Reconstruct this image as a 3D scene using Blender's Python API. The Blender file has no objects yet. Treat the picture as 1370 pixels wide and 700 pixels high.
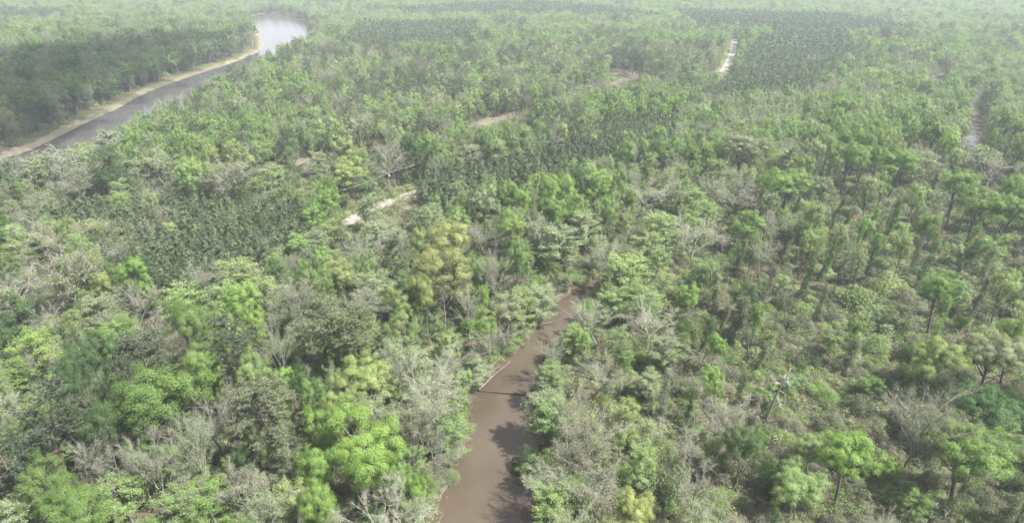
import bpy, math, random
import numpy as np
from mathutils import Vector

R = math.radians
S = bpy.context.scene
COL = S.collection
# ------------------------------------------------------------------ camera
CAM_H, PITCH, FPX = 90.0, R(25.2), 870.0        # drone height (m), downward pitch, focal length in photo pixels
cd = bpy.data.cameras.new('camera'); cam = bpy.data.objects.new('camera', cd); COL.objects.link(cam)
cam.location = (0, 0, CAM_H); cam.rotation_euler = (math.pi / 2 - PITCH, 0, 0)
cd.sensor_width = 36; cd.lens = 36 * FPX / 1370; cd.clip_start = 0.5; cd.clip_end = 20000
S.camera = cam
# ------------------------------------------------------------------ light
SUN_EL, SUN_AZ = 54.0, 112.0     # azimuth measured clockwise from +Y: sun on the right, a little behind the camera
sun_dir = Vector((math.sin(R(SUN_AZ)) * math.cos(R(SUN_EL)), math.cos(R(SUN_AZ)) * math.cos(R(SUN_EL)), math.sin(R(SUN_EL))))
sl = bpy.data.lights.new('sun', 'SUN'); so = bpy.data.objects.new('sun', sl); COL.objects.link(so)
sl.energy = 5.0; sl.angle = R(0.6); sl.color = (1.0, 0.99, 0.965)
so.rotation_euler = (-sun_dir).to_track_quat('-Z', 'Y').to_euler(); so.location = (200, -60, 300)
W = bpy.data.worlds.new('World'); S.world = W; W.use_nodes = True
wn, wl = W.node_tree.nodes, W.node_tree.links
bg = wn['Background']; bg.inputs[1].default_value = 0.11
sky = wn.new('ShaderNodeTexSky'); sky.sky_type = 'NISHITA'; sky.sun_disc = False
sky.sun_elevation = R(SUN_EL); sky.sun_rotation = R(SUN_AZ); sky.dust_density = 3.0; sky.air_density = 1.0
tc = wn.new('ShaderNodeTexCoord'); mp = wn.new('ShaderNodeMapping'); mp.inputs['Scale'].default_value = (1.6, 1.6, 4.0)
nz = wn.new('ShaderNodeTexNoise'); nz.inputs['Scale'].default_value = 1.7; nz.inputs['Detail'].default_value = 7
cr = wn.new('ShaderNodeValToRGB'); cr.color_ramp.elements[0].position = 0.20; cr.color_ramp.elements[1].position = 0.40; cr.color_ramp.elements[0].color = (.55, .55, .55, 1)
mx = wn.new('ShaderNodeMixRGB'); mx.inputs[2].default_value = (3.0, 3.0, 3.2, 1)
wl.new(tc.outputs['Generated'], mp.inputs[0]); wl.new(mp.outputs[0], nz.inputs[0]); wl.new(nz.outputs[0], cr.inputs[0])
wl.new(cr.outputs[0], mx.inputs[0]); wl.new(sky.outputs[0], mx.inputs[1]); wl.new(mx.outputs[0], bg.inputs[0])
S.view_settings.view_transform = 'Standard'; S.view_settings.look = 'None'
S.view_settings.exposure = 1.80; S.view_settings.gamma = 1.0
HAZE = 0.00018
S.render.engine = 'CYCLES'
cy = S.cycles
cy.max_bounces = 5; cy.diffuse_bounces = 3; cy.glossy_bounces = 1; cy.transmission_bounces = 2; cy.transparent_max_bounces = 12
cy.volume_bounces = 0; cy.use_denoising = True; cy.caustics_reflective = False; cy.caustics_refractive = False
try:
    cy.denoiser = 'OPENIMAGEDENOISE'; cy.denoising_input_passes = 'RGB_ALBEDO_NORMAL'; cy.denoising_prefilter = 'ACCURATE'
except Exception: pass

# ------------------------------------------------------------------ geometry of the place <-> photograph
cp, sp = math.cos(PITCH), math.sin(PITCH)
def G(px, py, z=0.0):
    """ground (or height z) point seen at a photo pixel"""
    a, b = (px - 685) / FPX, (350 - py) / FPX
    dx, dy, dz = a, cp + b * sp, -sp + b * cp
    t = (z - CAM_H) / dz
    return (a * t, dy * t)
def P(X, Y, Z):
    X, Y, Z = np.asarray(X, float), np.asarray(Y, float), np.asarray(Z, float)
    d = Y * cp - (Z - CAM_H) * sp; u = Y * sp + (Z - CAM_H) * cp
    return 685 + FPX * X / d, 350 - FPX * u / d, d
def inpoly(x, y, poly):
    x, y = np.asarray(x, float), np.asarray(y, float); c = np.zeros(x.shape, bool); n = len(poly)
    for i in range(n):
        x1, y1 = poly[i]; x2, y2 = poly[(i + 1) % n]
        if y1 == y2: continue
        m = ((y1 > y) != (y2 > y)) & (x < (x2 - x1) * (y - y1) / (y2 - y1) + x1)
        c ^= m
    return c
def dist_line(x, y, pts):
    x, y = np.asarray(x, float), np.asarray(y, float); best = np.full(x.shape, 1e9)
    for (x1, y1), (x2, y2) in zip(pts[:-1], pts[1:]):
        vx, vy = x2 - x1, y2 - y1; L = vx * vx + vy * vy + 1e-9
        t = np.clip(((x - x1) * vx + (y - y1) * vy) / L, 0, 1)
        best = np.minimum(best, np.hypot(x - x1 - t * vx, y - y1 - t * vy))
    return best
def smooth(pts, n=4):
    p = [np.array(q, float) for q in pts]; out = []
    for i in range(len(p) - 1):
        a, b, c, d = p[max(i - 1, 0)], p[i], p[i + 1], p[min(i + 2, len(p) - 1)]
        for k in range(n):
            t = k / n
            out.append(tuple(0.5 * ((2 * b) + (-a + c) * t + (2 * a - 5 * b + 4 * c - d) * t * t + (-a + 3 * b - 3 * c + d) * t ** 3)))
    out.append(tuple(p[-1])); return out

creek_l = smooth([G(*q) for q in [(470, 860), (530, 770), (572, 700), (598, 650), (612, 600), (624, 550), (630, 520), (652, 490), (690, 462), (722, 428), (752, 396), (785, 374), (815, 356), (845, 338), (875, 322)]])
def offset_line(pts, wfun):
    out = []
    for i, p in enumerate(pts):
        a, b = pts[max(i - 1, 0)], pts[min(i + 1, len(pts) - 1)]
        dx, dy = b[0] - a[0], b[1] - a[1]; L = math.hypot(dx, dy) or 1
        w = wfun(i / (len(pts) - 1)); out.append((p[0] + dy / L * w, p[1] - dx / L * w))
    return out
creek_r = offset_line(creek_l, lambda t: 19 - 7 * min(1, max(0, (t - .2) / .4)) - 7 * min(1, max(0, (t - .62) / .2)))
creek_poly = creek_l + creek_r[::-1]
river_far_px = [(-190, 262), (-80, 232), (25, 203), (67, 185), (111, 163), (158, 142), (188, 125), (232, 108), (279, 92), (319, 79), (352, 62), (349, 46), (343, 32), (330, 22)]
river_near_px = [(352, 16), (392, 20), (415, 33), (418, 50), (402, 68), (366, 90), (318, 115), (272, 138), (222, 164), (172, 190), (120, 211), (60, 234), (-10, 258), (-120, 312), (-220, 350)]
river_far = smooth([G(*q) for q in river_far_px]); river_near = smooth([G(*q) for q in river_near_px])
river_poly = river_far + river_near
slough_polys = [[G(*q) for q in pl] for pl in (
    [(1286, 204), (1290, 165), (1302, 146), (1326, 148), (1318, 172), (1322, 204)],
    [(1244, 118), (1250, 98), (1272, 98), (1268, 118)],
    [(1225, 206), (1232, 192), (1246, 190), (1240, 206)],
    [(918, 232), (925, 216), (945, 214), (948, 228)])]  # last outline: dark water sheet standing in for a shadow, not a slough
road_a = smooth([G(*q) for q in [(940, 124), (952, 112), (964, 101), (972, 88), (978, 74), (981, 62), (983, 52)]])
road_b = smooth([G(*q) for q in [(395, 338), (430, 315), (468, 296), (500, 280), (530, 268), (556, 258), (590, 246), (640, 232)]])
track_px = [(385, 222), (430, 208), (480, 200), (530, 196), (580, 186), (628, 172), (660, 160), (700, 150), (760, 130), (820, 112), (858, 100)]
track = smooth([G(*q) for q in track_px])
clear_px = [  # photo regions where open ground really shows between the crowns
    [(462, 300), (478, 272), (556, 246), (560, 262), (540, 280), (512, 292), (476, 299)],
    [(959, 104), (968, 82), (973, 55), (986, 55), (982, 80), (971, 104)],
    [(812, 108), (816, 90), (840, 90), (862, 98), (858, 108), (835, 112)],
    [(628, 168), (632, 156), (655, 150), (700, 142), (696, 152), (660, 162)],
    [(395, 216), (400, 203), (430, 202), (470, 199), (476, 188), (500, 186), (505, 198), (430, 214)],
    [(1298, 190), (1300, 166), (1309, 160), (1309, 190)], [(1253, 112), (1256, 102), (1262, 102), (1259, 112)]]
water_vis_px = [  # photo regions where water or sand shows: no crown may cover them
    [(576, 700), (590, 668), (612, 632), (624, 580), (630, 545), (632, 528), (652, 508), (672, 486), (694, 472), (720, 440), (742, 418), (760, 396), (780, 384), (796, 372), (803, 371), (790, 386), (776, 394), (762, 410), (742, 434), (728, 448), (712, 470), (698, 490), (698, 512), (692, 540), (688, 575), (682, 600), (696, 640), (706, 668), (706, 700)],
    [(0, 206), (24, 190), (70, 168), (110, 146), (150, 128), (188, 113), (232, 96), (280, 80), (320, 66), (350, 55), (352, 40), (349, 22), (372, 22), (404, 32), (412, 44), (384, 51), (360, 58), (330, 76), (292, 92), (276, 104), (242, 122), (200, 138), (178, 150), (146, 170), (116, 182), (92, 196), (40, 204)]]

# ------------------------------------------------------------------ materials
def mat(name):
    m = bpy.data.materials.new(name); m.use_nodes = True; n = m.node_tree.nodes; n.clear()
    out = n.new('ShaderNodeOutputMaterial'); return m, n, m.node_tree.links, out
def attr(n, name, typ):
    a = n.new('ShaderNodeAttribute'); a.attribute_name = name; a.attribute_type = typ; return a
def leaf_material(name, transl=0.42, gloss=0.02, var=0.35):
    m, n, l, out = mat(name)
    t = attr(n, 'tint', 'INSTANCER'); v = attr(n, 'v', 'GEOMETRY')
    mr = n.new('ShaderNodeMapRange'); mr.inputs[3].default_value = 1 - var; mr.inputs[4].default_value = 1 + var
    l.new(v.outputs['Fac'], mr.inputs[0])
    hs = n.new('ShaderNodeHueSaturation')
    hm = n.new('ShaderNodeMapRange'); hm.inputs[3].default_value = 0.515; hm.inputs[4].default_value = 0.485
    l.new(v.outputs['Fac'], hm.inputs[0]); l.new(hm.outputs[0], hs.inputs['Hue'])
    l.new(t.outputs['Color'], hs.inputs['Color']); l.new(mr.outputs[0], hs.inputs['Value'])
    d = n.new('ShaderNodeBsdfDiffuse'); tr = n.new('ShaderNodeBsdfTranslucent'); g = n.new('ShaderNodeBsdfGlossy'); g.inputs['Roughness'].default_value = 0.6
    g.inputs['Color'].default_value = (.8, .85, .8, 1)
    warm = n.new('ShaderNodeMixRGB'); warm.blend_type = 'MULTIPLY'; warm.inputs[0].default_value = 1; warm.inputs[2].default_value = (1.12, 1.2, .75, 1)
    l.new(hs.outputs[0], warm.inputs[1]); l.new(warm.outputs[0], tr.inputs[0]); l.new(hs.outputs[0], d.inputs[0])
    a = n.new('ShaderNodeMixShader'); a.inputs[0].default_value = transl; l.new(d.outputs[0], a.inputs[1]); l.new(tr.outputs[0], a.inputs[2])
    b = n.new('ShaderNodeMixShader'); b.inputs[0].default_value = gloss; l.new(a.outputs[0], b.inputs[1]); l.new(g.outputs[0], b.inputs[2])
    l.new(b.outputs[0], out.inputs[0]); return m
def bark_material(name, var=0.3):
    m, n, l, out = mat(name)
    t = attr(n, 'bark', 'INSTANCER'); v = attr(n, 'v', 'GEOMETRY')
    tcn = n.new('ShaderNodeTexCoord'); mpn = n.new('ShaderNodeMapping'); mpn.inputs['Scale'].default_value = (3, 3, .6)
    nn = n.new('ShaderNodeTexNoise'); nn.inputs['Scale'].default_value = 1.5; nn.inputs['Detail'].default_value = 3
    l.new(tcn.outputs['Object'], mpn.inputs[0]); l.new(mpn.outputs[0], nn.inputs[0])
    ad = n.new('ShaderNodeMath'); ad.operation = 'ADD'; l.new(v.outputs['Fac'], ad.inputs[0]); l.new(nn.outputs[0], ad.inputs[1])
    mr = n.new('ShaderNodeMapRange'); mr.inputs[2].default_value = 2; mr.inputs[3].default_value = 1 - var * 1.5; mr.inputs[4].default_value = 1 + var * 1.5
    l.new(ad.outputs[0], mr.inputs[0])
    mm = n.new('ShaderNodeVectorMath'); mm.operation = 'SCALE'; l.new(t.outputs['Vector'], mm.inputs[0]); l.new(mr.outputs[0], mm.inputs['Scale'])
    d = n.new('ShaderNodeBsdfDiffuse'); l.new(mm.outputs[0], d.inputs[0]); l.new(d.outputs[0], out.inputs[0]); return m
M_LEAF = leaf_material('broad_leaf'); M_NEEDLE = leaf_material('needles', 0.2, 0.04, 0.3); M_BARK = bark_material('bark')
M_FEATH = leaf_material('feathery_leaf', 0.35, 0.03, 0.3)
MATS = [M_BARK, M_LEAF, M_NEEDLE, M_FEATH]

def ground_material():
    m, n, l, out = mat('forest_floor')
    geo = n.new('ShaderNodeNewGeometry'); cov = attr(n, 'cover', 'GEOMETRY'); sep = n.new('ShaderNodeSeparateColor'); l.new(cov.outputs['Color'], sep.inputs[0])
    def noise(sc, det=5, ro=.6):
        x = n.new('ShaderNodeTexNoise'); x.inputs['Scale'].default_value = sc; x.inputs['Detail'].default_value = det; x.inputs['Roughness'].default_value = ro
        l.new(geo.outputs['Position'], x.inputs['Vector']); return x
    def ramp(src, stops):
        r = n.new('ShaderNodeValToRGB'); e = r.color_ramp.elements
        e[0].position, e[0].color = stops[0][0], (*stops[0][1], 1); e[1].position, e[1].color = stops[-1][0], (*stops[-1][1], 1)
        for p_, c_ in stops[1:-1]:
            q = e.new(p_); q.color = (*c_, 1)
        l.new(src.outputs[0], r.inputs[0]); return r
    def mixc(f, a, b):
        x = n.new('ShaderNodeMixRGB'); l.new(f, x.inputs[0]); l.new(a, x.inputs[1]); l.new(b, x.inputs[2]); return x
    litter = ramp(noise(1.1, 8, .75), [(.32, (.035, .028, .018)), (.47, (.085, .068, .045)), (.6, (.13, .105, .074)), (.75, (.20, .165, .12))])
    green = ramp(noise(2.3, 6), [(.3, (.03, .045, .015)), (.6, (.075, .10, .03)), (.8, (.12, .14, .05))])
    big = n.new('ShaderNodeMapRange'); big.inputs[1].default_value = .42; big.inputs[2].default_value = .6; l.new(noise(.09, 5).outputs[0], big.inputs[0])
    base = mixc(big.outputs[0], litter.outputs[0], green.outputs[0])
    sandn = ramp(noise(.35, 8, .7), [(.3, (.11, .09, .065)), (.5, (.20, .17, .13)), (.7, (.30, .265, .215))])
    grass = ramp(noise(.5, 7), [(.35, (.06, .09, .025)), (.55, (.12, .15, .05)), (.75, (.19, .19, .09))])
    dirt = ramp(noise(.4, 7, .7), [(.3, (.11, .085, .065)), (.5, (.18, .145, .115)), (.72, (.24, .20, .165))])
    a = mixc(sep.outputs[0], base.outputs[0], sandn.outputs[0]); b = mixc(sep.outputs[1], a.outputs[0], grass.outputs[0]); c = mixc(sep.outputs[2], b.outputs[0], dirt.outputs[0])
    bmp = n.new('ShaderNodeBump'); bmp.inputs['Strength'].default_value = .8; bmp.inputs['Distance'].default_value = .5; l.new(noise(1.6, 8, .7).outputs[0], bmp.inputs['Height'])
    d = n.new('ShaderNodeBsdfDiffuse'); l.new(c.outputs[0], d.inputs[0]); l.new(bmp.outputs[0], d.inputs['Normal']); l.new(d.outputs[0], out.inputs[0]); return m
def water_material(name, c1, c2, rough, bump, scale):
    m, n, l, out = mat(name); geo = n.new('ShaderNodeNewGeometry')
    a = n.new('ShaderNodeTexNoise'); a.inputs['Scale'].default_value = .045; a.inputs['Detail'].default_value = 6; l.new(geo.outputs['Position'], a.inputs['Vector'])
    r = n.new('ShaderNodeValToRGB'); r.color_ramp.elements[0].position = .35; r.color_ramp.elements[1].position = .65
    r.color_ramp.elements[0].color = (*c1, 1); r.color_ramp.elements[1].color = (*c2, 1); l.new(a.outputs[0], r.inputs[0])
    b = n.new('ShaderNodeTexNoise'); b.inputs['Scale'].default_value = scale; b.inputs['Detail'].default_value = 5; l.new(geo.outputs['Position'], b.inputs['Vector'])
    bm = n.new('ShaderNodeBump'); bm.inputs['Strength'].default_value = bump; bm.inputs['Distance'].default_value = .06; l.new(b.outputs[0], bm.inputs['Height'])
    p = n.new('ShaderNodeBsdfPrincipled'); p.inputs['Roughness'].default_value = rough; p.inputs['IOR'].default_value = 1.33
    l.new(r.outputs[0], p.inputs['Base Color']); l.new(bm.outputs[0], p.inputs['Normal']); l.new(p.outputs[0], out.inputs[0]); return m
def noise_diffuse(name, stops, scale, detail=6, bump=0.0, rough=None, coord='Position'):
    m, n, l, out = mat(name)
    if coord == 'Position': src = n.new('ShaderNodeNewGeometry').outputs['Position']
    else: src = n.new('ShaderNodeTexCoord').outputs['Object']
    a = n.new('ShaderNodeTexNoise'); a.inputs['Scale'].default_value = scale; a.inputs['Detail'].default_value = detail; a.inputs['Roughness'].default_value = .65; l.new(src, a.inputs['Vector'])
    r = n.new('ShaderNodeValToRGB'); e = r.color_ramp.elements; e[0].position, e[0].color = stops[0][0], (*stops[0][1], 1); e[1].position, e[1].color = stops[-1][0], (*stops[-1][1], 1)
    l.new(a.outputs[0], r.inputs[0]); d = n.new('ShaderNodeBsdfDiffuse'); l.new(r.outputs[0], d.inputs[0])
    if bump:
        bm = n.new('ShaderNodeBump'); bm.inputs['Strength'].default_value = bump; bm.inputs['Distance'].default_value = .1; l.new(a.outputs[0], bm.inputs['Height']); l.new(bm.outputs[0], d.inputs['Normal'])
    l.new(d.outputs[0], out.inputs[0]); return m

# ------------------------------------------------------------------ mesh builder
class MB:
    def __init__(s): s.v = []; s.f3 = []; s.f4 = []; s.m3 = []; s.m4 = []; s.a3 = []; s.a4 = []; s.n = 0
    def add(s, v, f, m, a):
        v = np.asarray(v, float).reshape(-1, 3); f = np.asarray(f, int); a = np.broadcast_to(np.asarray(a, float), (len(f),))
        (s.f3 if f.shape[1] == 3 else s.f4).append(f + s.n); (s.m3 if f.shape[1] == 3 else s.m4).append(np.full(len(f), m)); (s.a3 if f.shape[1] == 3 else s.a4).append(a)
        s.v.append(v); s.n += len(v)
    def tube(s, pts, rad, sides=5, m=0, a=None, cap=False):
        pts = np.asarray(pts, float); n = len(pts)
        t = np.gradient(pts, axis=0); t /= np.linalg.norm(t, axis=1)[:, None] + 1e-9
        ref = np.array([0., 0, 1]) if abs(t[0][2]) < .9 else np.array([1., 0, 0])
        u = np.cross(t, ref); u /= np.linalg.norm(u, axis=1)[:, None] + 1e-9; w = np.cross(t, u)
        an = np.arange(sides) * 2 * np.pi / sides
        v = pts[:, None] + (np.cos(an)[None, :, None] * u[:, None] + np.sin(an)[None, :, None] * w[:, None]) * np.asarray(rad, float)[:, None, None]
        i = np.arange(n - 1)[:, None] * sides; j = np.arange(sides)[None]; j2 = (j + 1) % sides
        f = np.stack([i + j, i + j2, i + sides + j2, i + sides + j], -1).reshape(-1, 4)
        s.add(v.reshape(-1, 3), f, m, .5 if a is None else a)
        if cap:
            k = (n - 1) * sides; b = s.n - n * sides
            s.f3.append(np.array([[b + k, b + k + q, b + k + q + 1] for q in range(1, sides - 1)])); s.m3.append(np.full(sides - 2, m)); s.a3.append(np.full(sides - 2, .8))
    def leaves(s, c, nrm, size, rng, m=1, a=None, asp=.62, jit=.6):
        n = len(c)
        if n == 0: return
        nrm = nrm + rng.normal(0, jit, (n, 3)); nrm /= np.linalg.norm(nrm, axis=1)[:, None] + 1e-9
        r = rng.normal(0, 1, (n, 3)); u = np.cross(nrm, r); u /= np.linalg.norm(u, axis=1)[:, None] + 1e-9; w = np.cross(nrm, u)
        sz = size * rng.uniform(.6, 1.35, n)[:, None] * .5
        v = np.stack([c - u * sz, c - w * sz * asp, c + u * sz, c + w * sz * asp], 1).reshape(-1, 3)
        s.add(v, np.arange(4 * n).reshape(-1, 4), m, rng.random(n) if a is None else a)
    def blades(s, p0, p1, wid, rng, m=0, a=None):
        n = len(p0)
        if n == 0: return
        d = p1 - p0; r = rng.normal(0, 1, (n, 3)); u = np.cross(d, r); u /= np.linalg.norm(u, axis=1)[:, None] + 1e-9
        wid = np.broadcast_to(np.asarray(wid, float), (n,))[:, None]
        v = np.stack([p0 - u * wid * .5, p0 + u * wid * .5, p1], 1).reshape(-1, 3)
        s.add(v, np.arange(3 * n).reshape(-1, 3), m, rng.random(n) if a is None else a)
    def mesh(s, name, mats=MATS):
        me = bpy.data.meshes.new(name); V = np.concatenate(s.v)
        f3 = np.concatenate(s.f3) if s.f3 else np.zeros((0, 3), int); f4 = np.concatenate(s.f4) if s.f4 else np.zeros((0, 4), int)
        me.vertices.add(len(V)); me.vertices.foreach_set('co', V.astype(np.float32).ravel())
        me.loops.add(f3.size + f4.size); me.polygons.add(len(f3) + len(f4))
        me.loops.foreach_set('vertex_index', np.concatenate([f3.ravel(), f4.ravel()]).astype(np.int32))
        st = np.concatenate([np.arange(len(f3)) * 3, f3.size + np.arange(len(f4)) * 4]).astype(np.int32)
        me.polygons.foreach_set('loop_start', st)
        used = np.concatenate(s.m3 + s.m4).astype(np.int32); ids = np.unique(used); remap = np.zeros(ids.max() + 1, np.int32); remap[ids] = np.arange(len(ids))
        for i in ids: me.materials.append(mats[i])
        me.polygons.foreach_set('material_index', remap[used])
        at = me.attributes.new('v', 'FLOAT', 'FACE'); at.data.foreach_set('value', np.concatenate(s.a3 + s.a4).astype(np.float32))
        me.update(calc_edges=True); return me

def path(rng, p, d, L, n, wob=.12, lift=0.0):
    p = np.array(p, float); d = np.array(d, float); d /= np.linalg.norm(d); out = [p.copy()]
    for _ in range(n):
        d = d + rng.normal(0, wob, 3) + np.array([0, 0, lift]); d /= np.linalg.norm(d); p = p + d * L / n; out.append(p.copy())
    return np.array(out)
def lerp_path(pts, t):
    k = t * (len(pts) - 1); i = min(int(k), len(pts) - 2); return pts[i] + (pts[i + 1] - pts[i]) * (k - i)
def sph(rng, n, zmin=-1.0):
    z = rng.uniform(zmin, 1, n); a = rng.uniform(0, 2 * np.pi, n); r = np.sqrt(1 - z * z); return np.stack([r * np.cos(a), r * np.sin(a), z], 1)

# Every builder returns (trunk mesh builder, crown mesh builder, height, width); q is the level of detail (1 = nearest)
def broadleaf(seed, q, H=20., Wd=10., base=.24, nb=31, flat=1.0, bs=1.0, fine=1.0):
    rng = np.random.default_rng(seed); T, C = MB(), MB()
    zc = H * (1 + base) / 2; rz = H * (1 - base) / 2; rx = Wd / 2
    tr = path(rng, (0, 0, -.3), (rng.normal(0, .04), rng.normal(0, .04), 1), H * .75, 7, .04)
    T.tube(tr, np.linspace(.26, .08, 8) * (H / 20) * (1.35 if base > .44 else 1) * np.array([1.35] + [1] * 7), 6 if q > .5 else 4)
    cs = []; tries = 0; sep = Wd * .138 * bs
    tilt = rng.normal(0, .12, 2)
    while len(cs) < nb and tries < 2500:
        tries += 1; d = sph(rng, 1, -.8)[0]; rr = rng.uniform(.62, .86) if rng.random() < .8 else rng.uniform(.2, .6)
        wv = 1 + .16 * math.sin(3 * math.atan2(d[1], d[0]) + seed) + .1 * math.sin(5 * d[2] + seed)
        c = np.array([d[0] * rx * rr * wv, d[1] * rx * rr * wv, zc + d[2] * rz * rr * flat]); c[:2] += tilt * (c[2] - zc)
        if d[2] < 0: c[:2] *= .9
        if all(np.linalg.norm((c - o) / [1, 1, 1.1]) > sep for o in cs): cs.append(c)
    for c in cs:
        p0 = lerp_path(tr, min(.95, max(.4, (c[2] - rng.uniform(.15, .35) * H) / (H * .75)))); mid = (p0 + c) / 2 + [0, 0, -.03 * Wd] + rng.normal(0, .25, 3)
        if q > .06: T.tube(np.array([p0, mid, c]), [.09, .06, .025], 4 if q > .3 else 3)
        R0 = Wd * rng.uniform(.105, .165) * bs; ncl = 9 if q > .12 else 5
        cd_ = sph(rng, ncl, -.6); cc = c + cd_ * R0 * rng.uniform(.5, 1.1, (ncl, 1)) * [1, 1, 1.35]
        if q > .3: T.blades(np.repeat(c[None], ncl, 0), cc, .05, rng)
        nl = max(3, int(150 * q * fine * 30 / nb * 9 / ncl)); r1 = Wd * .055 * bs
        d = sph(rng, ncl * nl, -.7) * [1, 1, 1.3]; k = np.repeat(np.arange(ncl), nl); pos = cc[k] + d * r1 * rng.uniform(.4, 1.25, (len(k), 1)); clv = rng.random(ncl)[k] * .5 + rng.random(len(k)) * .5
        C.leaves(pos, d * .6 + cd_[k] * .8 + (c - [0, 0, zc]) / (Wd * .5) * .7 + [0, 0, .15], .155 / q ** .42 * Wd / 10 / fine ** .4, rng, 1, clv, jit=.42)
    return T, C, H, Wd
def feathery(seed, q, H=15., Wd=6.5, base=.16, leafy=1.0, top=.55):
    rng = np.random.default_rng(seed); T, C = MB(), MB()
    tr = path(rng, (0, 0, -.3), (rng.normal(0, .05), rng.normal(0, .05), 1), H * .93, 8, .035)
    T.tube(tr, np.linspace(.17, .025, 9), 5 if q > .5 else 3, a=.5)
    nbr = 54; P0, P1, LP, LN, LV = [], [], [], [], []
    for i in range(nbr):
        s = (i + rng.random()) / nbr; t = base + (.94 - base) * s
        env = math.sin(math.pi * (.16 + .74 * s ** top)) ** .7
        L = Wd / 2 * env * rng.uniform(.7, 1.2) + .3; a = rng.uniform(0, 2 * np.pi); up = rng.uniform(.45, 1.3)
        dd = np.array([math.cos(a), math.sin(a), up]); b = path(rng, lerp_path(tr, min(t, .97) * .94), dd, L * 1.15, 3, .14, .06)
        if q > .3: T.tube(b, [.04, .028, .018, .008], 3, a=.6)
        ns = max(3, int(13 * (.35 + .65 * q ** .4)))
        for k in range(ns):
            u = rng.uniform(.3, 1); p = lerp_path(b, u); d = dd / np.linalg.norm(dd) + rng.normal(0, .6, 3); d[2] += .15; d /= np.linalg.norm(d)
            e = p + d * rng.uniform(.4, 1.05) * Wd / 7; P0.append(p); P1.append(e); lv = rng.random() * .5
            nl = max(2, int(26 * leafy * q ** .6)); ss = rng.uniform(.1, 1.1, (nl, 1)); LP.append(p + (e - p) * ss + rng.normal(0, .17, (nl, 3))); LN.append(np.repeat(d[None] * .4 + [0, 0, .5], nl, 0)); LV.append(lv + rng.random(nl) * .5)
    C.blades(np.array(P0), np.array(P1), .026 / q ** .3, rng, 0, rng.uniform(.4, .9, len(P0)))
    if leafy > 0: C.leaves(np.concatenate(LP), np.concatenate(LN), .19 / q ** .40 * Wd / 7, rng, 3, np.concatenate(LV), asp=.45, jit=.9)
    return T, C, H, Wd
def bare(seed, q, H=17., Wd=9., bud=.5, spread=1.0):
    rng = np.random.default_rng(seed); T, C = MB(), MB()
    tr = path(rng, (0, 0, -.3), (rng.normal(0, .08), rng.normal(0, .08), 1), H * .6, 6, .06)
    T.tube(tr, np.linspace(.2, .09, 7), 5 if q > .5 else 3, a=.4)
    ends = []
    nl = 11
    for i in range(nl):
        a = i * 2.4 + rng.normal(0, .3); t = .45 + .55 * (i + .5) / nl; up = rng.uniform(1.1, 2.1) + t * .8
        d = np.array([math.cos(a) * spread, math.sin(a) * spread, up]); d /= np.linalg.norm(d)
        L = min(Wd * .5 / max(.25, math.hypot(d[0], d[1])), H * (1.02 - .6 * t)) * rng.uniform(.75, 1.0)
        b = path(rng, lerp_path(tr, t), d, L, 4, .1); T.tube(b, np.linspace(.085, .02, 5), 4 if q > .5 else 3, a=.45)
        for k in range(6):
            u = rng.uniform(.3, 1); d2 = (b[-1] - b[0]); d2 /= np.linalg.norm(d2); d2 = d2 + rng.normal(0, .55, 3); d2[2] += .2
            c = path(rng, lerp_path(b, u), d2, L * rng.uniform(.3, .5), 3, .13)
            if q > .3: C.tube(c, [.03, .022, .015, .008], 3, 0, .5)
            else: C.blades(c[:1], c[-1:], .07 / q ** .2, rng, 0, .8)
            ends.append((c, d2 / np.linalg.norm(d2)))
    P0, P1 = [], []; nt = max(6, int(70 * q ** .6))
    for c, d2 in ends:
        for k in range(nt):
            p = lerp_path(c, rng.uniform(.15, 1)); d = d2 + rng.normal(0, .65, 3); d[2] += .2; d /= np.linalg.norm(d); e = p + d * rng.uniform(.45, 1.3) * Wd / 9
            P0.append(p); P1.append(e)
    P0, P1 = np.array(P0), np.array(P1); C.blades(P0, P1, .026 / q ** .4, rng, 0, rng.uniform(.4, 1, len(P0)))
    if bud > 0:
        k = rng.choice(len(P1), int(len(P1) * bud * 1.7)); C.leaves(P1[k] + rng.normal(0, .12, (len(k), 3)), np.repeat([[0, 0, 1.]], len(k), 0), .115 / q ** .4 * (1 if bud <= 1 else 1.5), rng, 3, jit=.9)
    return T, C, H, Wd
def pine(seed, q, H=24., Wd=9., base=.5, dens=1.0):
    rng = np.random.default_rng(seed); T, C = MB(), MB()
    tr = path(rng, (0, 0, -.3), (rng.normal(0, .03), rng.normal(0, .03), 1), H, 8, .02)
    T.tube(tr, np.linspace(.3, .05, 9), 6 if q > .5 else 3, a=.4)
    P0, P1 = [], []; nbr = 40
    for i in range(nbr):
        t = base + (.98 - base) * (i + rng.random()) / nbr; s = (t - base) / (1 - base)
        L = Wd / 2 * (.45 + .75 * math.sin(min(1, s * 1.15 + .12) * math.pi * .86)) * rng.uniform(.65, 1.1); a = rng.uniform(0, 2 * np.pi)
        up = -.05 + .75 * s; b = path(rng, lerp_path(tr, min(t, .99)), (math.cos(a), math.sin(a), up), L, 4, .09, .06)
        if q > .15: T.tube(b, [.07, .05, .04, .025, .015], 3, a=.5)
        for k in range(max(4, int(22 * dens * (q ** .3)))):
            u = rng.uniform(.3, 1) ; c = lerp_path(b, u) + rng.normal(0, .42, 3) * [1, 1, .55] * (Wd / 9)
            n = max(3, int(20 * q ** .6)); d = sph(rng, n, -.35); d[:, 2] += .25; P0.append(np.repeat(c[None], n, 0)); P1.append(c + d * rng.uniform(.3, .5, (n, 1)) * (1 + .35 * (1 - q)))
    C.blades(np.concatenate(P0), np.concatenate(P1), .085 / q ** .42, rng, 2); return T, C, H, Wd
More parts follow.
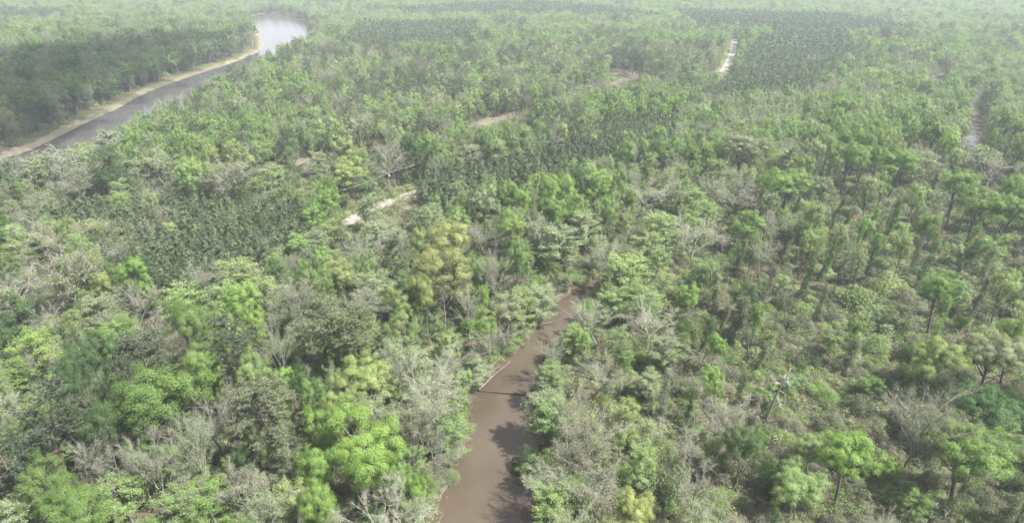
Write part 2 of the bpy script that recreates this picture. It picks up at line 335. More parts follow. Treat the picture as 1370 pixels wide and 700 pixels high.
def youngpine(seed, q, H=10., Wd=4.6):
    rng = np.random.default_rng(seed); T, C = MB(), MB()
    tr = path(rng, (0, 0, -.3), (rng.normal(0, .03), rng.normal(0, .03), 1), H, 4, .02); T.tube(tr, np.linspace(.13, .02, 5), 3, a=.5)
    P0, P1, LC, LN = [], [], [], []; nbr = 40 if q > .2 else 20
    for i in range(nbr):
        t = .2 + .79 * (i + rng.random()) / nbr; L = Wd / 2 * (1.06 - t) ** .62 * 1.25 * rng.uniform(.65, 1.12); a = rng.uniform(0, 2 * np.pi)
        p = lerp_path(tr, min(t, .99)); d0 = np.array([math.cos(a), math.sin(a), .3 + .5 * t])
        for u in np.linspace(.35, 1, 4 if q > .2 else 2):
            c = p + d0 * L * u + rng.normal(0, .12, 3); n = max(3, int(9 * q ** .5)); d = sph(rng, n, -.1); d[:, 2] += .6
            P0.append(np.repeat(c[None], n, 0)); P1.append(c + d * rng.uniform(.28, .46, (n, 1)) * (1 + .4 * (1 - q)))
            m = max(3, int(12 * q ** .5)); e = sph(rng, m, -.2); LC.append(c + e * .24 * (1 + .5 * (1 - q))); LN.append(e * .4 + d0 * [1, 1, .4] + [0, 0, .35])
    C.blades(np.concatenate(P0), np.concatenate(P1), .08 / q ** .42, rng, 2); C.leaves(np.concatenate(LC), np.concatenate(LN), .24 / q ** .4, rng, 2, asp=.4, jit=.3); return T, C, H, Wd
def mound(seed, q, H=4., Wd=7., twig=.35):
    rng = np.random.default_rng(seed); T, C = MB(), MB()
    for i in range(6):
        a = rng.uniform(0, 6.28); T.tube(path(rng, (rng.normal(0, .3), rng.normal(0, .3), -.2), (math.cos(a) * .7, math.sin(a) * .7, 1), H * .75, 3, .15), [.08, .06, .04, .02], 3)
    nb = 13; cs = []
    for i in range(nb):
        a = rng.uniform(0, 6.28); r = math.sqrt(rng.random()) * .8; h = H * (1 - .75 * r * r) * rng.uniform(.6, .98)
        cs.append((np.array([math.cos(a) * r * Wd / 2, math.sin(a) * r * Wd / 2, 0]), h, Wd * rng.uniform(.13, .22)))
    for c, h, r in cs:
        n = int(620 * q); d = sph(rng, n, -.2); z = rng.random(n)
        pos = c + d * r * rng.uniform(.75, 1.1, (n, 1)) * [1, 1, .9]; pos[:, 2] = np.where(z < .6, h - r * .9 + d[:, 2] * r, rng.uniform(.1, max(.3, h - r * .6), n))
        pos[:, :2] += rng.normal(0, .1, (n, 2)) + (pos[:, :2] - c[:2]) * np.clip((h - pos[:, 2:3]) / H, 0, 1) * .5
        pos[:, 2] = np.maximum(pos[:, 2], .08); C.leaves(pos, d + [0, 0, .4], .20 / q ** .42 * Wd / 7, rng, 1, rng.random() * .5 + rng.random(n) * .5)
        nt = int(70 * twig * q ** .6); d = sph(rng, nt, 0); p0 = c + d * r * .8 + [0, 0, h - r]; C.blades(p0, p0 + (d + rng.normal(0, .5, (nt, 3))) * .7, .04 / q ** .3, rng, 0, rng.uniform(.5, 1, nt))
    return T, C, H, Wd
def tower(seed, q, H=14., Wd=4.5, lean=.12, top=.9):
    """standing trunk wholly wrapped in vines"""
    rng = np.random.default_rng(seed); T, C = MB(), MB()
    tr = path(rng, (0, 0, -.3), (lean, rng.normal(0, .04), 1), H * .98, 7, .05); T.tube(tr, np.linspace(.32, .1, 8), 6)
    for k in range(5):
        a = rng.uniform(0, 6.28); b = path(rng, lerp_path(tr, rng.uniform(.7, .98)), (math.cos(a), math.sin(a), .6), 1.6, 3, .2); T.tube(b, [.09, .07, .04, .02], 4, a=.8)
    nc = int(52)
    for i in range(nc):
        t = (i + rng.random()) / nc; r = Wd / 2 * (1 - .55 * t) * rng.uniform(.45, 1) * (1.15 if t > .8 else 1) * top; a = rng.uniform(0, 6.28)
        c = lerp_path(tr, t * .99) + [math.cos(a) * r * .7, math.sin(a) * r * .7, rng.normal(0, .3)]; n = int(190 * q); d = sph(rng, n, -.8)
        pos = c + d * [.75, .75, 1.25] * rng.uniform(.6, 1.1, (n, 1)) * (Wd / 5); pos[:, 2] = np.maximum(pos[:, 2], .1)
        C.leaves(pos, d + [0, 0, .2], .19 / q ** .42, rng, 1, rng.random() * .5 + rng.random(n) * .5)
    return T, C, H, Wd
def snag(seed, q, H=17., Wd=5., nl=9, twigs=1.0):
    rng = np.random.default_rng(seed); T, C = MB(), MB()
    tr = path(rng, (0, 0, -.3), (rng.normal(0, .06), rng.normal(0, .06), 1), H, 9, .05); T.tube(tr, np.linspace(.28, .07, 10), 7, a=rng.uniform(.2, .7), cap=True)
    for i in range(nl):
        t = rng.uniform(.5, .98); a = rng.uniform(0, 6.28); L = Wd / 2 * rng.uniform(.5, 1.1)
        b = path(rng, lerp_path(tr, t), (math.cos(a), math.sin(a), rng.uniform(0, .9)), L, 4, .22); C.tube(b, np.linspace(.085, .02, 5), 4, 0, .5)
        for k in range(int(8 * twigs)):
            d = b[-1] - b[0] + rng.normal(0, L * .5, 3); d /= np.linalg.norm(d); c = path(rng, lerp_path(b, rng.uniform(.4, 1)), d, L * rng.uniform(.25, .55), 2, .2); C.tube(c, [.04, .025, .008], 3, 0, .9)
    return T, C, H, Wd
def brush(seed, q, H=1.8, Wd=4., twig=1.0, leaf=1.0):
    """knee to head high undergrowth"""
    rng = np.random.default_rng(seed); T, C = MB(), MB(); n = int(90 * twig)
    p0 = np.stack([rng.normal(0, Wd / 4.5, n), rng.normal(0, Wd / 4.5, n), np.zeros(n) + .02], 1); d = rng.normal(0, .5, (n, 3)); d[:, 2] = 1
    C.blades(p0, p0 + d * rng.uniform(.3, .9, (n, 1)) * H, .05, rng, 0)
    for i in range(int(9 * leaf)):
        c = np.array([rng.normal(0, Wd / 4), rng.normal(0, Wd / 4), H * rng.uniform(.15, .75)]); m = 34; dd = sph(rng, m, -.3); pos = c + dd * rng.uniform(.3, .75, (m, 1)); pos[:, 2] = np.maximum(pos[:, 2], .05)
        C.leaves(pos, dd + [0, 0, .6], .27, rng, 1)
    return T, C, H, Wd

KINDS = {  # kind -> list of forms: (builder, kwargs)
    'B': [(broadleaf, dict()), (broadleaf, dict(base=.38, nb=20, bs=1.15)), (broadleaf, dict(base=.2, Wd=9, nb=32, bs=.95)), (broadleaf, dict(base=.36, nb=17, bs=1.25)), (broadleaf, dict(base=.3, nb=24, fine=1.5)), (broadleaf, dict(base=.25, Wd=8, nb=26, bs=1.1))],
    'U': [(broadleaf, dict(base=.52, H=22, Wd=11, nb=22, flat=.95)), (broadleaf, dict(base=.46, H=22, Wd=11, nb=19, bs=1.1)), (broadleaf, dict(base=.56, H=22, Wd=11, nb=16, bs=1.1))],
    'F': [(feathery, dict()), (feathery, dict(top=.75, leafy=1.4)), (feathery, dict(top=.42, leafy=.8)), (feathery, dict(top=.6, base=.3)), (feathery, dict(top=.9, leafy=1.2, Wd=5.5))],
    'N': [(bare, dict(bud=.6)), (bare, dict(bud=.3, spread=1.1)), (bare, dict(bud=1.2)), (bare, dict(bud=.9, spread=.85))],
    'P': [(pine, dict()), (pine, dict(base=.58, dens=.8)), (pine, dict(base=.42, dens=1.15))],
    'Y': [(youngpine, dict()), (youngpine, dict(H=9.5, Wd=5)), (youngpine, dict(Wd=4)), (youngpine, dict(H=10.5, Wd=4.4))],
    'H': [(mound, dict()), (mound, dict(H=5, Wd=6)), (mound, dict(H=3, Wd=7, twig=1.2)), (mound, dict(H=4, Wd=5.5, twig=.1)), (mound, dict(H=6, Wd=5))],
    'V': [(tower, dict()), (tower, dict(lean=.2, Wd=3.8)), (tower, dict(lean=-.08, Wd=5.2)), (tower, dict(lean=.28, Wd=4.2))],
    'S': [(snag, dict()), (snag, dict(nl=13, Wd=6)), (snag, dict(nl=5, H=12, Wd=4)), (snag, dict(nl=7, twigs=2))],
    'Q': [(brush, dict()), (brush, dict(twig=2.4, leaf=.35)), (brush, dict(twig=.5, leaf=1.6, H=1.4)), (brush, dict(H=2.4, twig=1.6, leaf=.8))]}
LODQ = {0: 1.0, 1: .38, 2: .12, 3: .045}
_cache = {}
def form(kind, var, lod):
    key = (kind, var, lod)
    if key not in _cache:
        fn, kw = KINDS[kind][var]; T, C, H, Wd = fn(1000 + ord(kind) * 10 + var, LODQ[lod], **kw)
        _cache[key] = (T, C, H, Wd, {})
    return _cache[key]
def form_mesh(kind, var, lod, part):
    T, C, H, Wd, ms = form(kind, var, lod)
    if part not in ms:
        if part == 'all':
            A = MB()
            for X in (T, C):
                if not X.v: continue
                for nm in ('f3', 'f4'): getattr(A, nm).extend([f + A.n for f in getattr(X, nm)])
                for nm in ('m3', 'm4', 'a3', 'a4'): getattr(A, nm).extend(getattr(X, nm))
                A.v.extend(X.v); A.n += X.n
            ms[part] = A.mesh('tree_form')
        else: ms[part] = (T if part == 'trunk' else C).mesh(part)
    return ms[part]

# ------------------------------------------------------------------ colours (real albedos)
TINT = dict(L=(.165, .256, .056), G=(.124, .198, .048), D=(.058, .104, .029), Y=(.228, .272, .092), K=(.192, .232, .116), O=(.114, .138, .062),
            E=(.054, .072, .034), M=(.154, .210, .078), R=(.165, .168, .108), C=(.186, .254, .086), X=(.116, .137, .068), J=(.068, .096, .038), j=(.092, .122, .047))
TWORD = dict(L='bright lime green', G='mid green', D='dark green', Y='pale yellow-green', K='pale grey-green', O='olive green', E='dark olive', J='dark green', j='olive green', M='soft green', R='brownish', C='light green', X='dull olive-brown')
BARK = dict(B=(.13, .115, .095), U=(.085, .075, .062), F=(.20, .19, .16), N=(.205, .197, .160), P=(.13, .105, .085), Y=(.13, .10, .08), H=(.20, .17, .13), V=(.2, .18, .15), S=(.25, .235, .21), Q=(.24, .20, .15))
# ------------------------------------------------------------------ trees read one by one from the photograph
# (x, y of the crown's middle in the photo, crown width in pixels, height m, kind, tint)
HAND = """
215 550 108 22 B G|268 512 58 20 B L|60 565 78 24 P E|112 545 58 19 B D|140 588 56 17 B D|5 605 62 22 P E|56 606 42 13 N K|28 628 50 12 F K|62 655 70 16 B G|108 690 84 15 B G|28 692 66 13 F K
132 622 46 14 N R|115 662 26 10 N R|222 622 56 18 N R|190 628 50 15 B G|165 662 64 13 F C|250 640 36 12 F K|250 672 42 13 N R|226 688 58 13 F C|266 598 40 19 N K
300 578 52 14 N R|332 575 34 14 N R|366 556 84 23 P O|424 545 42 17 B G|458 548 56 17 B Y|330 626 40 11 B D|347 600 50 15 B O|385 608 50 15 F X|490 604 112 21 B L|436 590 52 17 B L|432 640 58 16 B L|532 642 54 15 B L
332 655 55 11 N R|396 672 58 14 F Y|285 672 52 13 F L|350 692 50 13 N K|426 692 50 14 B L|512 690 92 15 N K|500 560 58 17 F K|532 572 46 16 F K
574 538 78 17 N K|612 546 28 12 B L|596 574 48 12 F C|608 591 17 6 B L|590 612 62 13 N R|558 570 48 17 N K|553 622 34 12 F C|562 664 46 12 B L|558 692 42 12 F K
706 545 50 14 F K|736 556 50 14 F C|760 562 42 13 N K|704 602 44 7 H D|724 624 40 9 F G|736 642 60 11 N K|728 672 58 11 F C|776 602 60 16 N R|786 572 26 8 B Y|768 660 40 11 F C|802 660 68 11 N R|846 690 60 12 B Y
872 582 50 8 H K|896 574 22 4 H Y|918 545 12 9 V G|958 566 66 11 N R|953 540 30 12 B G|996 560 24 12 V R|926 604 44 12 N K|910 630 30 8 H L|956 610 36 9 B G|994 610 54 13 B D|1012 600 26 12 B G|886 604 40 8 H M|1030 632 44 9 H D|1086 604 50 10 B C|1066 652 78 11 B C|930 652 50 13 N K|886 642 58 9 H K|935 692 40 9 N K
1136 604 84 17 U L|1190 630 32 8 B L|1232 562 80 20 N X|1300 600 112 17 U G|1320 542 92 17 U D|1362 642 44 5 H D|1225 672 36 8 F G|1290 684 46 7 H M|1150 540 42 5 H X|1166 576 40 6 H R|1112 568 38 6 H X|1196 525 36 6 H X|1250 640 30 5 H X
25 392 78 14 N R|32 386 44 13 F O|86 374 60 19 N R|10 405 50 14 F K|26 424 44 15 B D|48 476 66 18 F L|6 462 42 16 B D|84 484 42 13 N R|60 436 40 12 N R|100 438 26 12 B G|180 376 40 17 B L|136 390 32 14 B Y|200 398 24 12 B C|174 408 40 13 N R|126 420 46 13 F K|240 404 54 15 F C|160 446 46 12 F L|206 442 50 12 N R
120 492 58 17 B D|166 476 50 18 B G|200 484 74 22 P E|256 450 60 19 B G|98 512 50 17 B D|178 512 46 20 P E|210 520 50 16 B G
284 376 32 17 N R|322 370 60 15 F C|300 396 40 14 F C|356 386 50 15 F C|432 390 32 15 B G|455 372 46 16 B Y|408 402 40 14 N R|502 386 52 15 F K|542 408 50 16 B C|386 416 56 14 N R|480 412 44 13 N R|325 410 48 18 B L|340 440 36 15 B L|310 464 68 24 P E|426 442 64 22 P O|476 442 64 22 P O|450 482 36 13 B G|364 468 30 19 N K|396 456 42 15 F K|340 516 52 16 B C|492 516 76 16 B Y|526 500 40 15 N K|540 446 42 16 B C|530 480 42 15 F K|284 520 40 16 B L
595 372 84 22 B Y|568 402 42 18 B Y|662 366 32 20 N K|692 352 30 19 B G|730 386 60 17 F K|706 402 36 15 F C|680 416 50 14 F K|648 406 20 14 B L|656 446 30 13 N K|650 440 36 14 B L|626 410 30 15 N K|600 466 36 12 F C|616 482 42 10 N R|560 490 60 16 F K|578 512 50 15 N K|660 490 50 10 F K|620 516 26 10 B L|686 450 15 4 H X
782 392 46 13 F C|756 412 40 13 F C|746 452 46 13 F C|702 502 58 13 F K|780 462 30 10 B L|802 430 42 12 N K|714 476 36 12 N K|742 502 42 12 F C|776 496 16 5 H D|792 500 48 11 N K|812 402 50 13 F C
856 402 60 14 F C|840 362 60 14 F C|870 432 58 13 N K|920 400 36 12 B L|924 436 36 7 H G|890 380 28 12 F C|972 430 36 14 V X|957 460 28 11 U L|940 478 30 8 N R|1000 398 46 13 B D|1050 402 34 6 H D|1075 476 46 5 H D|1070 432 40 6 H X|886 470 42 11 F K|912 462 34 8 H M|866 512 40 9 F K|950 516 32 9 B L|1072 372 16 15 V D
1260 384 60 19 U G|1302 398 18 15 V R|1318 392 18 16 V X|1254 476 74 17 U C|1336 466 80 19 U K|1190 380 42 9 H C|1150 392 48 9 H C|1176 460 42 6 H G|1216 470 34 6 H D|1138 482 28 10 V X|1216 502 40 9 H G|1210 396 26 6 H R|1126 318 18 17 U K|1332 412 36 6 H O|1190 502 34 6 H X
20 214 30 18 N K|45 230 32 16 F K|76 220 56 17 N K|106 242 40 16 N R|10 240 26 15 B D|143 226 44 22 B D|122 190 32 17 F K|160 252 26 13 F C|216 222 50 16 N K|250 228 42 21 U C|50 330 76 17 N Y|15 344 26 12 B L|130 312 26 16 F C|156 336 36 14 N X|35 300 18 14 N R|165 270 20 11 F L|200 268 22 13 F C
283 212 25 18 B Y|310 210 28 18 B C|350 208 30 17 B C|300 240 52 18 N R|330 222 26 16 B C|386 214 20 14 B G|456 200 40 20 B C|482 214 26 16 B L|466 234 48 17 B Y|525 216 42 17 N R|430 216 30 14 F K|440 276 32 15 B L|420 292 32 13 B L|492 280 36 14 B K|440 310 34 13 F C|452 299 24 12 B C|425 320 34 12 F K|5 218 28 17 F K|34 221 26 17 F C|62 214 26 17 F K|92 212 26 17 F K|116 205 26 17 F C|400 330 36 12 B C|510 314 40 13 F K|450 314 34 12 H O|360 236 40 15 F C
555 200 26 23 B D|576 206 30 22 B G|630 206 26 13 F K|664 200 32 15 B C|690 195 17 12 B C|746 272 56 24 B L|740 292 44 18 B G|796 256 46 20 B L|648 276 42 18 B K|612 262 26 16 B K|575 292 36 16 F K|614 302 38 16 B C|700 276 24 16 B L|686 310 42 18 B L|600 330 58 18 B Y|656 322 42 15 N R|750 322 58 16 F K|722 312 36 15 N K|790 302 42 15 F K|812 332 38 15 N K
838 212 30 18 B G|892 206 28 18 B G|866 216 22 15 F C|995 190 70 21 U K|1056 240 70 22 U G|985 262 60 14 N R|930 266 32 14 F C|960 226 28 15 F C|1000 304 46 15 B G|892 300 44 14 F C|868 322 36 13 F C|880 260 50 15 N K|1040 300 34 14 N R|840 300 22 13 F C|930 314 60 14 N R
1165 250 34 22 U K|1226 262 30 21 U C|1090 285 30 20 U C|1030 268 28 19 U K|1150 345 24 17 U K|1206 330 26 18 U C|1242 300 34 21 U G|1105 345 14 15 V G|1045 330 16 15 V X|1160 300 15 15 V G|1226 345 16 14 V X|1290 330 18 16 V G|985 345 14 14 V X|1080 320 22 17 U C|1012 420 22 14 U G
826 372 30 13 F C|852 348 30 13 F C|880 345 30 13 F C|905 322 30 13 F C|925 298 28 13 F C|948 285 28 13 F C|770 420 26 11 F C
1136 206 54 23 U G|1200 216 52 21 U G|1240 220 40 18 F K|1286 244 52 24 U G|1312 270 52 23 U G|1348 282 58 22 U G|1195 292 20 15 V G|1355 220 26 16 B D|1325 226 44 15 N R|1320 206 30 13 F C|1330 336 36 12 B C|1270 340 30 9 B K|1100 245 30 16 U K|1158 300 26 13 U C
"""
SNAGS = [  # x, y of the foot, height, width m, pale?
    (1022, 566, 17, 6, 1), (1001, 486, 15, 4, 0), (596, 457, 17, 5, 0), (416, 266, 17, 5, 0), (371, 224, 13, 5, 1), (1112, 400, 14, 2.5, 0), (1163, 405, 9, 3, 0), (1067, 398, 13, 3, 0),
    (234, 142, 22, 6, 0), (996, 586, 11, 4, 1), (879, 500, 11, 3, 0), (1205, 440, 7, 3, 1), (782, 470, 12, 3, 0), (1258, 323, 18, 3, 0), (1280, 322, 17, 3, 0), (1240, 335, 14, 3, 0), (1118, 305, 16, 3, 0), (1267, 698, 4, 3, 1), (1352, 425, 12, 3, 0), (1030, 345, 12, 3, 0), (540, 97, 22, 5, 0), (1140, 268, 10, 3, 0)]

# ------------------------------------------------------------------ ground, water, roads (setting)
def link_mesh(name, me, parent=None, **props):
    o = bpy.data.objects.new(name, me); COL.objects.link(o)
    if parent: o.parent = parent
    for k, v in props.items(): o[k] = v
    return o
def build_ground():
    ys = [30.]
    while ys[-1] < 6000: ys.append(ys[-1] + max(1.1, ys[-1] * .0125))
    ys = np.array([-300, -100, -20, 10] + ys); nx = 340; t = np.linspace(-1, 1, nx)
    Xm = (np.maximum(ys, 60) * 1.05 + 60)[:, None] * t[None]; Ym = np.repeat(ys[:, None], nx, 1)
    ins = inpoly(Xm, Ym, creek_poly) | inpoly(Xm, Ym, river_poly)
    dl = np.minimum.reduce([dist_line(Xm, Ym, creek_l), dist_line(Xm, Ym, creek_r)]); dr = np.minimum(dist_line(Xm, Ym, river_far), dist_line(Xm, Ym, river_near))
    sd = np.minimum(dl, dr) * np.where(ins, -1, 1)
    for pl in slough_polys:
        i2 = inpoly(Xm, Ym, pl); d2 = dist_line(Xm, Ym, pl + pl[:1]) * np.where(i2, -1, 1); sd = np.minimum(sd, d2 + .5)
    rnd = np.random.default_rng(5)
    wob = .5 * np.sin(Xm * .31 + np.sin(Ym * .23) * 2) * np.cos(Ym * .27) + .5 * np.sin(Xm * .9) * np.cos(Ym * .8)
    Z = -1.0 + np.clip((sd + wob * .8) * .42, -1.6, 1.0) + np.where(sd > 3, .12 * wob, 0)
    dfar = dist_line(Xm, Ym, river_far); onland = (~ins) & (dfar < 60)
    V = np.stack([Xm, Ym, Z], -1).reshape(-1, 3); ny = len(ys)
    i = np.arange(ny - 1)[:, None] * nx + np.arange(nx - 1)[None]; f = np.stack([i, i + 1, i + nx + 1, i + nx], -1).reshape(-1, 4)
    mb = MB(); mb.add(V, f, 0, .5); me = mb.mesh('ground', [ground_material()])
    me.polygons.foreach_set('use_smooth', np.ones(len(me.polygons), bool))
    sand = np.zeros(Xm.shape); farx, fary, _ = P(Xm, Ym, 0)
    sand = np.where((dfar < np.where(Ym > 650, 5, 6.5) + 3.5 * wob) & (sd > -3) & (~inpoly(Xm, Ym, [(-1e3, -1e3)] * 3)), 1, 0) * (Ym > 250) * np.where((farx > 105) & (farx < 300), .3 + .3 * wob, .8); sand = np.clip(sand * .85, 0, 1)
    sand = np.maximum(sand, np.where((sd < 2.2 + wob) & (Ym < 400), .05, 0))
    trk = smooth([G(*q) for q in [(36, 668), (66, 625), (100, 568), (140, 540), (188, 504), (240, 458), (272, 430), (304, 402), (350, 372)]])
    sand = np.maximum(sand, np.where(dist_line(Xm, Ym, trk) < 1.9, .95, 0))
    db = dist_line(Xm, Ym, road_b); da = dist_line(Xm, Ym, road_a)
    grass = np.where((db < 15) | (da < 5), 1., 0)
    dt = dist_line(Xm, Ym, track); dirt = np.clip(1.5 - dt / (5 + 2 * wob), 0, 1) * .55; grass = np.maximum(grass, np.where((dt < 22) & (dt > 9), .6, 0))
    pond = np.clip(.9 - np.hypot(Xm - G(838, 99)[0], (Ym - G(838, 99)[1]) * .5) / 20, 0, 1) * 1.2; dirt = np.clip(np.maximum(dirt, pond), 0, 1)
    sc = G(1340, 690); dirt = np.maximum(dirt, np.where((sd < 1.2 + wob) & (Ym < 400), .2, 0)); dirt = np.maximum(dirt, np.clip(1.3 - np.hypot(Xm - sc[0], (Ym - sc[1]) * 1.6) / 9, 0, .75))
    ca = me.color_attributes.new('cover', 'FLOAT_COLOR', 'POINT')
    ca.data.foreach_set('color', np.stack([sand, grass, dirt, np.ones_like(sand)], -1).astype(np.float32).ravel())
    return link_mesh('ground', me, kind='structure')
build_ground()
def sheet(name, poly, z, m, sub=None):
    me = bpy.data.meshes.new(name); me.from_pydata([(x, y, z) for x, y in poly], [], [list(range(len(poly)))]); me.materials.append(m)
    me.update(); return link_mesh(name, me, kind='structure')
def strip(name, a, b, z, m):
    n = min(len(a), len(b)); V = [(x, y, z) for x, y in a[:n]] + [(x, y, z) for x, y in b[:n]]
    me = bpy.data.meshes.new(name); me.from_pydata(V, [], [[i, i + 1, n + i + 1, n + i] for i in range(n - 1)]); me.materials.append(m); me.update()
    if me.polygons[0].normal.z < 0: me.flip_normals()
    return link_mesh(name, me, kind='structure')
M_CREEK = water_material('muddy_creek_water', (.054, .041, .028), (.072, .056, .039), .05, .13, 2.2)
M_RIVER = water_material('muddy_river_water', (.050, .047, .046), (.068, .062, .058), .13, .35, .8)
strip('creek', offset_line(creek_l, lambda t: -4), offset_line(creek_r, lambda t: 4), -1.0, M_CREEK)
def widen(poly, c, k): return poly
rf = offset_line(river_far, lambda t: -9 - 6 * t); rn = offset_line(river_near, lambda t: -9 - 6 * (1 - t))
sheet('river', rf + rn, -1.02, M_RIVER)
for pl in slough_polys:
    cx_, cy_ = np.mean(pl, axis=0); sheet('slough', [(cx_ + (x - cx_) * 1.25, cy_ + (y - cy_) * 1.25) for x, y in pl], -1.01, M_RIVER)  # three sloughs, plus one dark sheet that imitates a shadow
M_ROAD = noise_diffuse('pale_sand_road', [(.35, (.13, .12, .10)), (.65, (.25, .235, .21))], .7, 7, .4)
for pts, hw in ((road_a, 3.0), (road_b, 3.1)):
    rr = np.random.default_rng(3); n = len(pts)
    a = offset_line(pts, lambda t: -hw + .35 * math.sin(t * 11)); b = offset_line(pts, lambda t: hw + .4 * math.sin(t * 9 + 1)); strip('sand_road', a, b, .22, M_ROAD)

# ------------------------------------------------------------------ gather every plant: hand-read first, then the fill between
CF = dict(B=.64, U=.80, F=.60, N=.68, P=.72, Y=.55, H=.5, V=.5, S=.5, Q=.5)      # height of the crown's middle / tree height
rng = np.random.default_rng(77); rnd = random.Random(7)
T = dict(x=[], y=[], h=[], w=[], k=[], t=[], hand=[])
def push(x, y, h, w, k, t, hand=0):
    T['x'].append(x); T['y'].append(y); T['h'].append(h); T['w'].append(w); T['k'].append(k); T['t'].append(t); T['hand'].append(hand)
def off_water(px, py, w, k, h):
    an = np.linspace(0, 6.28, 33); x_, y_ = G(px, py, h * .6); vp = h * {'F': .40, 'N': .30, 'B': .34, 'H': .4}.get(k, .25) * .9 * FPX / P(x_, y_, h * .6)[2]
    for sc in (1, .8, .62, .45):
        for s in (0, 3, -3, 6, -6, 10, -10, 14, -14, 19, -19, 25, -25):
            ex, ey = px + s + np.cos(an) * w * sc * .52, py + np.sin(an) * max(vp, w * .3) * (.5 + .5 * sc)
            if not any(inpoly(ex, ey, p).any() for p in water_vis_px + clear_px[1:2]): return px + s, w * sc
    return px, w * .4
for ent in HAND.replace('\n', '|').split('|'):
    if not ent.strip(): continue
    px, py, w, h, k, t = ent.split(); px, py, w, h = map(float, (px, py, w, h))
    zc = h * CF[k]; px, w = off_water(px, py, w * (1.1 if k in 'FN' else 1), k, h * (1.1 if k == 'B' else 1)); h *= 1.1 if k == 'B' else 1; x, y = G(px, py, zc); d = P(x, y, zc)[2]; push(x, y, h, w * d / FPX * dict(F=1.1, N=1.1, P=1.15).get(k, 1.04), k, t, 1)
for px, py, h, w, pale in SNAGS:
    x, y = G(px, py, 0); push(x, y, h, w, 'S', 'W' if pale else 'R', 1)
HX, HY, HW, HH = (np.array(T[k], float) for k in ('x', 'y', 'w', 'h')); HK = np.array(T['k'])
hz = HH * np.array([CF[k] for k in HK]); HPX, HPY, HD = P(HX, HY, hz); HPW = HW * FPX / HD
HPH = HPW * np.where(np.isin(HK, ['V']), 1.0, np.where(np.isin(HK, ['H']), .6, .85))

ZONES = [  # name, photo polygons (at crown height)
    ('young', [[(30, 292), (110, 262), (210, 256), (300, 262), (400, 268), (440, 300), (400, 325), (350, 330), (300, 355), (270, 385), (215, 392), (175, 345), (100, 320)]]),
    ('midpine', [[(556, 238), (600, 225), (690, 212), (740, 193), (800, 163), (890, 150), (905, 190), (860, 200), (815, 216), (790, 240), (720, 255), (690, 265), (640, 258), (590, 275), (556, 268)]]),
    ('farpine', [[(945, 112), (990, 92), (1000, 62), (1050, 38), (1130, 42), (1148, 75), (1122, 90), (1100, 118), (1080, 130), (1000, 133), (950, 145), (935, 135)],
                 [(455, 62), (478, 32), (560, 30), (640, 30), (640, 48), (590, 60), (500, 70)], [(500, 12), (700, 2), (800, 8), (900, 25), (700, 18), (560, 20)], [(900, 14), (1130, 20), (1240, 42), (1100, 44), (935, 36)], [(0, 12), (90, 14), (60, 26), (0, 24)]]),
    ('openpine', [[(440, 130), (560, 120), (620, 80), (800, 60), (960, 80), (940, 110), (820, 88), (740, 130), (640, 150), (520, 190), (440, 180)], [(395, 60), (520, 70), (600, 95), (560, 115), (430, 120), (380, 90)]]),
    ('scrub', [[(280, 292), (400, 290), (470, 300), (560, 290), (560, 340), (470, 352), (380, 350), (300, 352)], [(0, 260), (120, 255), (230, 250), (300, 262), (130, 270), (60, 290), (0, 320)]]),
    ('bank', [[(-260, 60), (0, 44), (70, 52), (200, 36), (330, 22), (352, 50), (330, 68), (200, 122), (100, 168), (0, 195), (-260, 290)]]),
    ('trackside', [[(385, 232), (470, 212), (560, 190), (700, 160), (820, 118), (815, 100), (700, 130), (600, 158), (500, 180), (385, 200)]]),
    ('swamp', [[(875, 560), (905, 440), (960, 372), (1030, 345), (1120, 325), (1240, 318), (1420, 330), (1600, 800), (850, 800), (860, 620)]]),
    ('creekside', [[(560, 800), (570, 500), (640, 430), (720, 360), (780, 330), (900, 250), (1000, 230), (960, 330), (900, 400), (870, 560), (850, 800)]]),
    ('righttall', [[(1080, 200), (1420, 160), (1500, 340), (1240, 330), (1120, 330), (1050, 300)]]),
    ('rightpale', [[(880, 160), (1150, 100), (1420, 60), (1420, 200), (1080, 230), (960, 260), (880, 240)]]),
    ('far', [[(-900, 46), (-400, 46), (2200, 46), (2200, -200), (-900, -200)]]),
]
ZN = {n: i for i, (n, _) in enumerate(ZONES)}; DEFZ = len(ZONES)
def zone_of(px, py):
    z = np.full(np.shape(px), DEFZ)
    for i in reversed(range(len(ZONES))):
        for poly in ZONES[i][1]: z[inpoly(px, py, poly)] = i
    return z
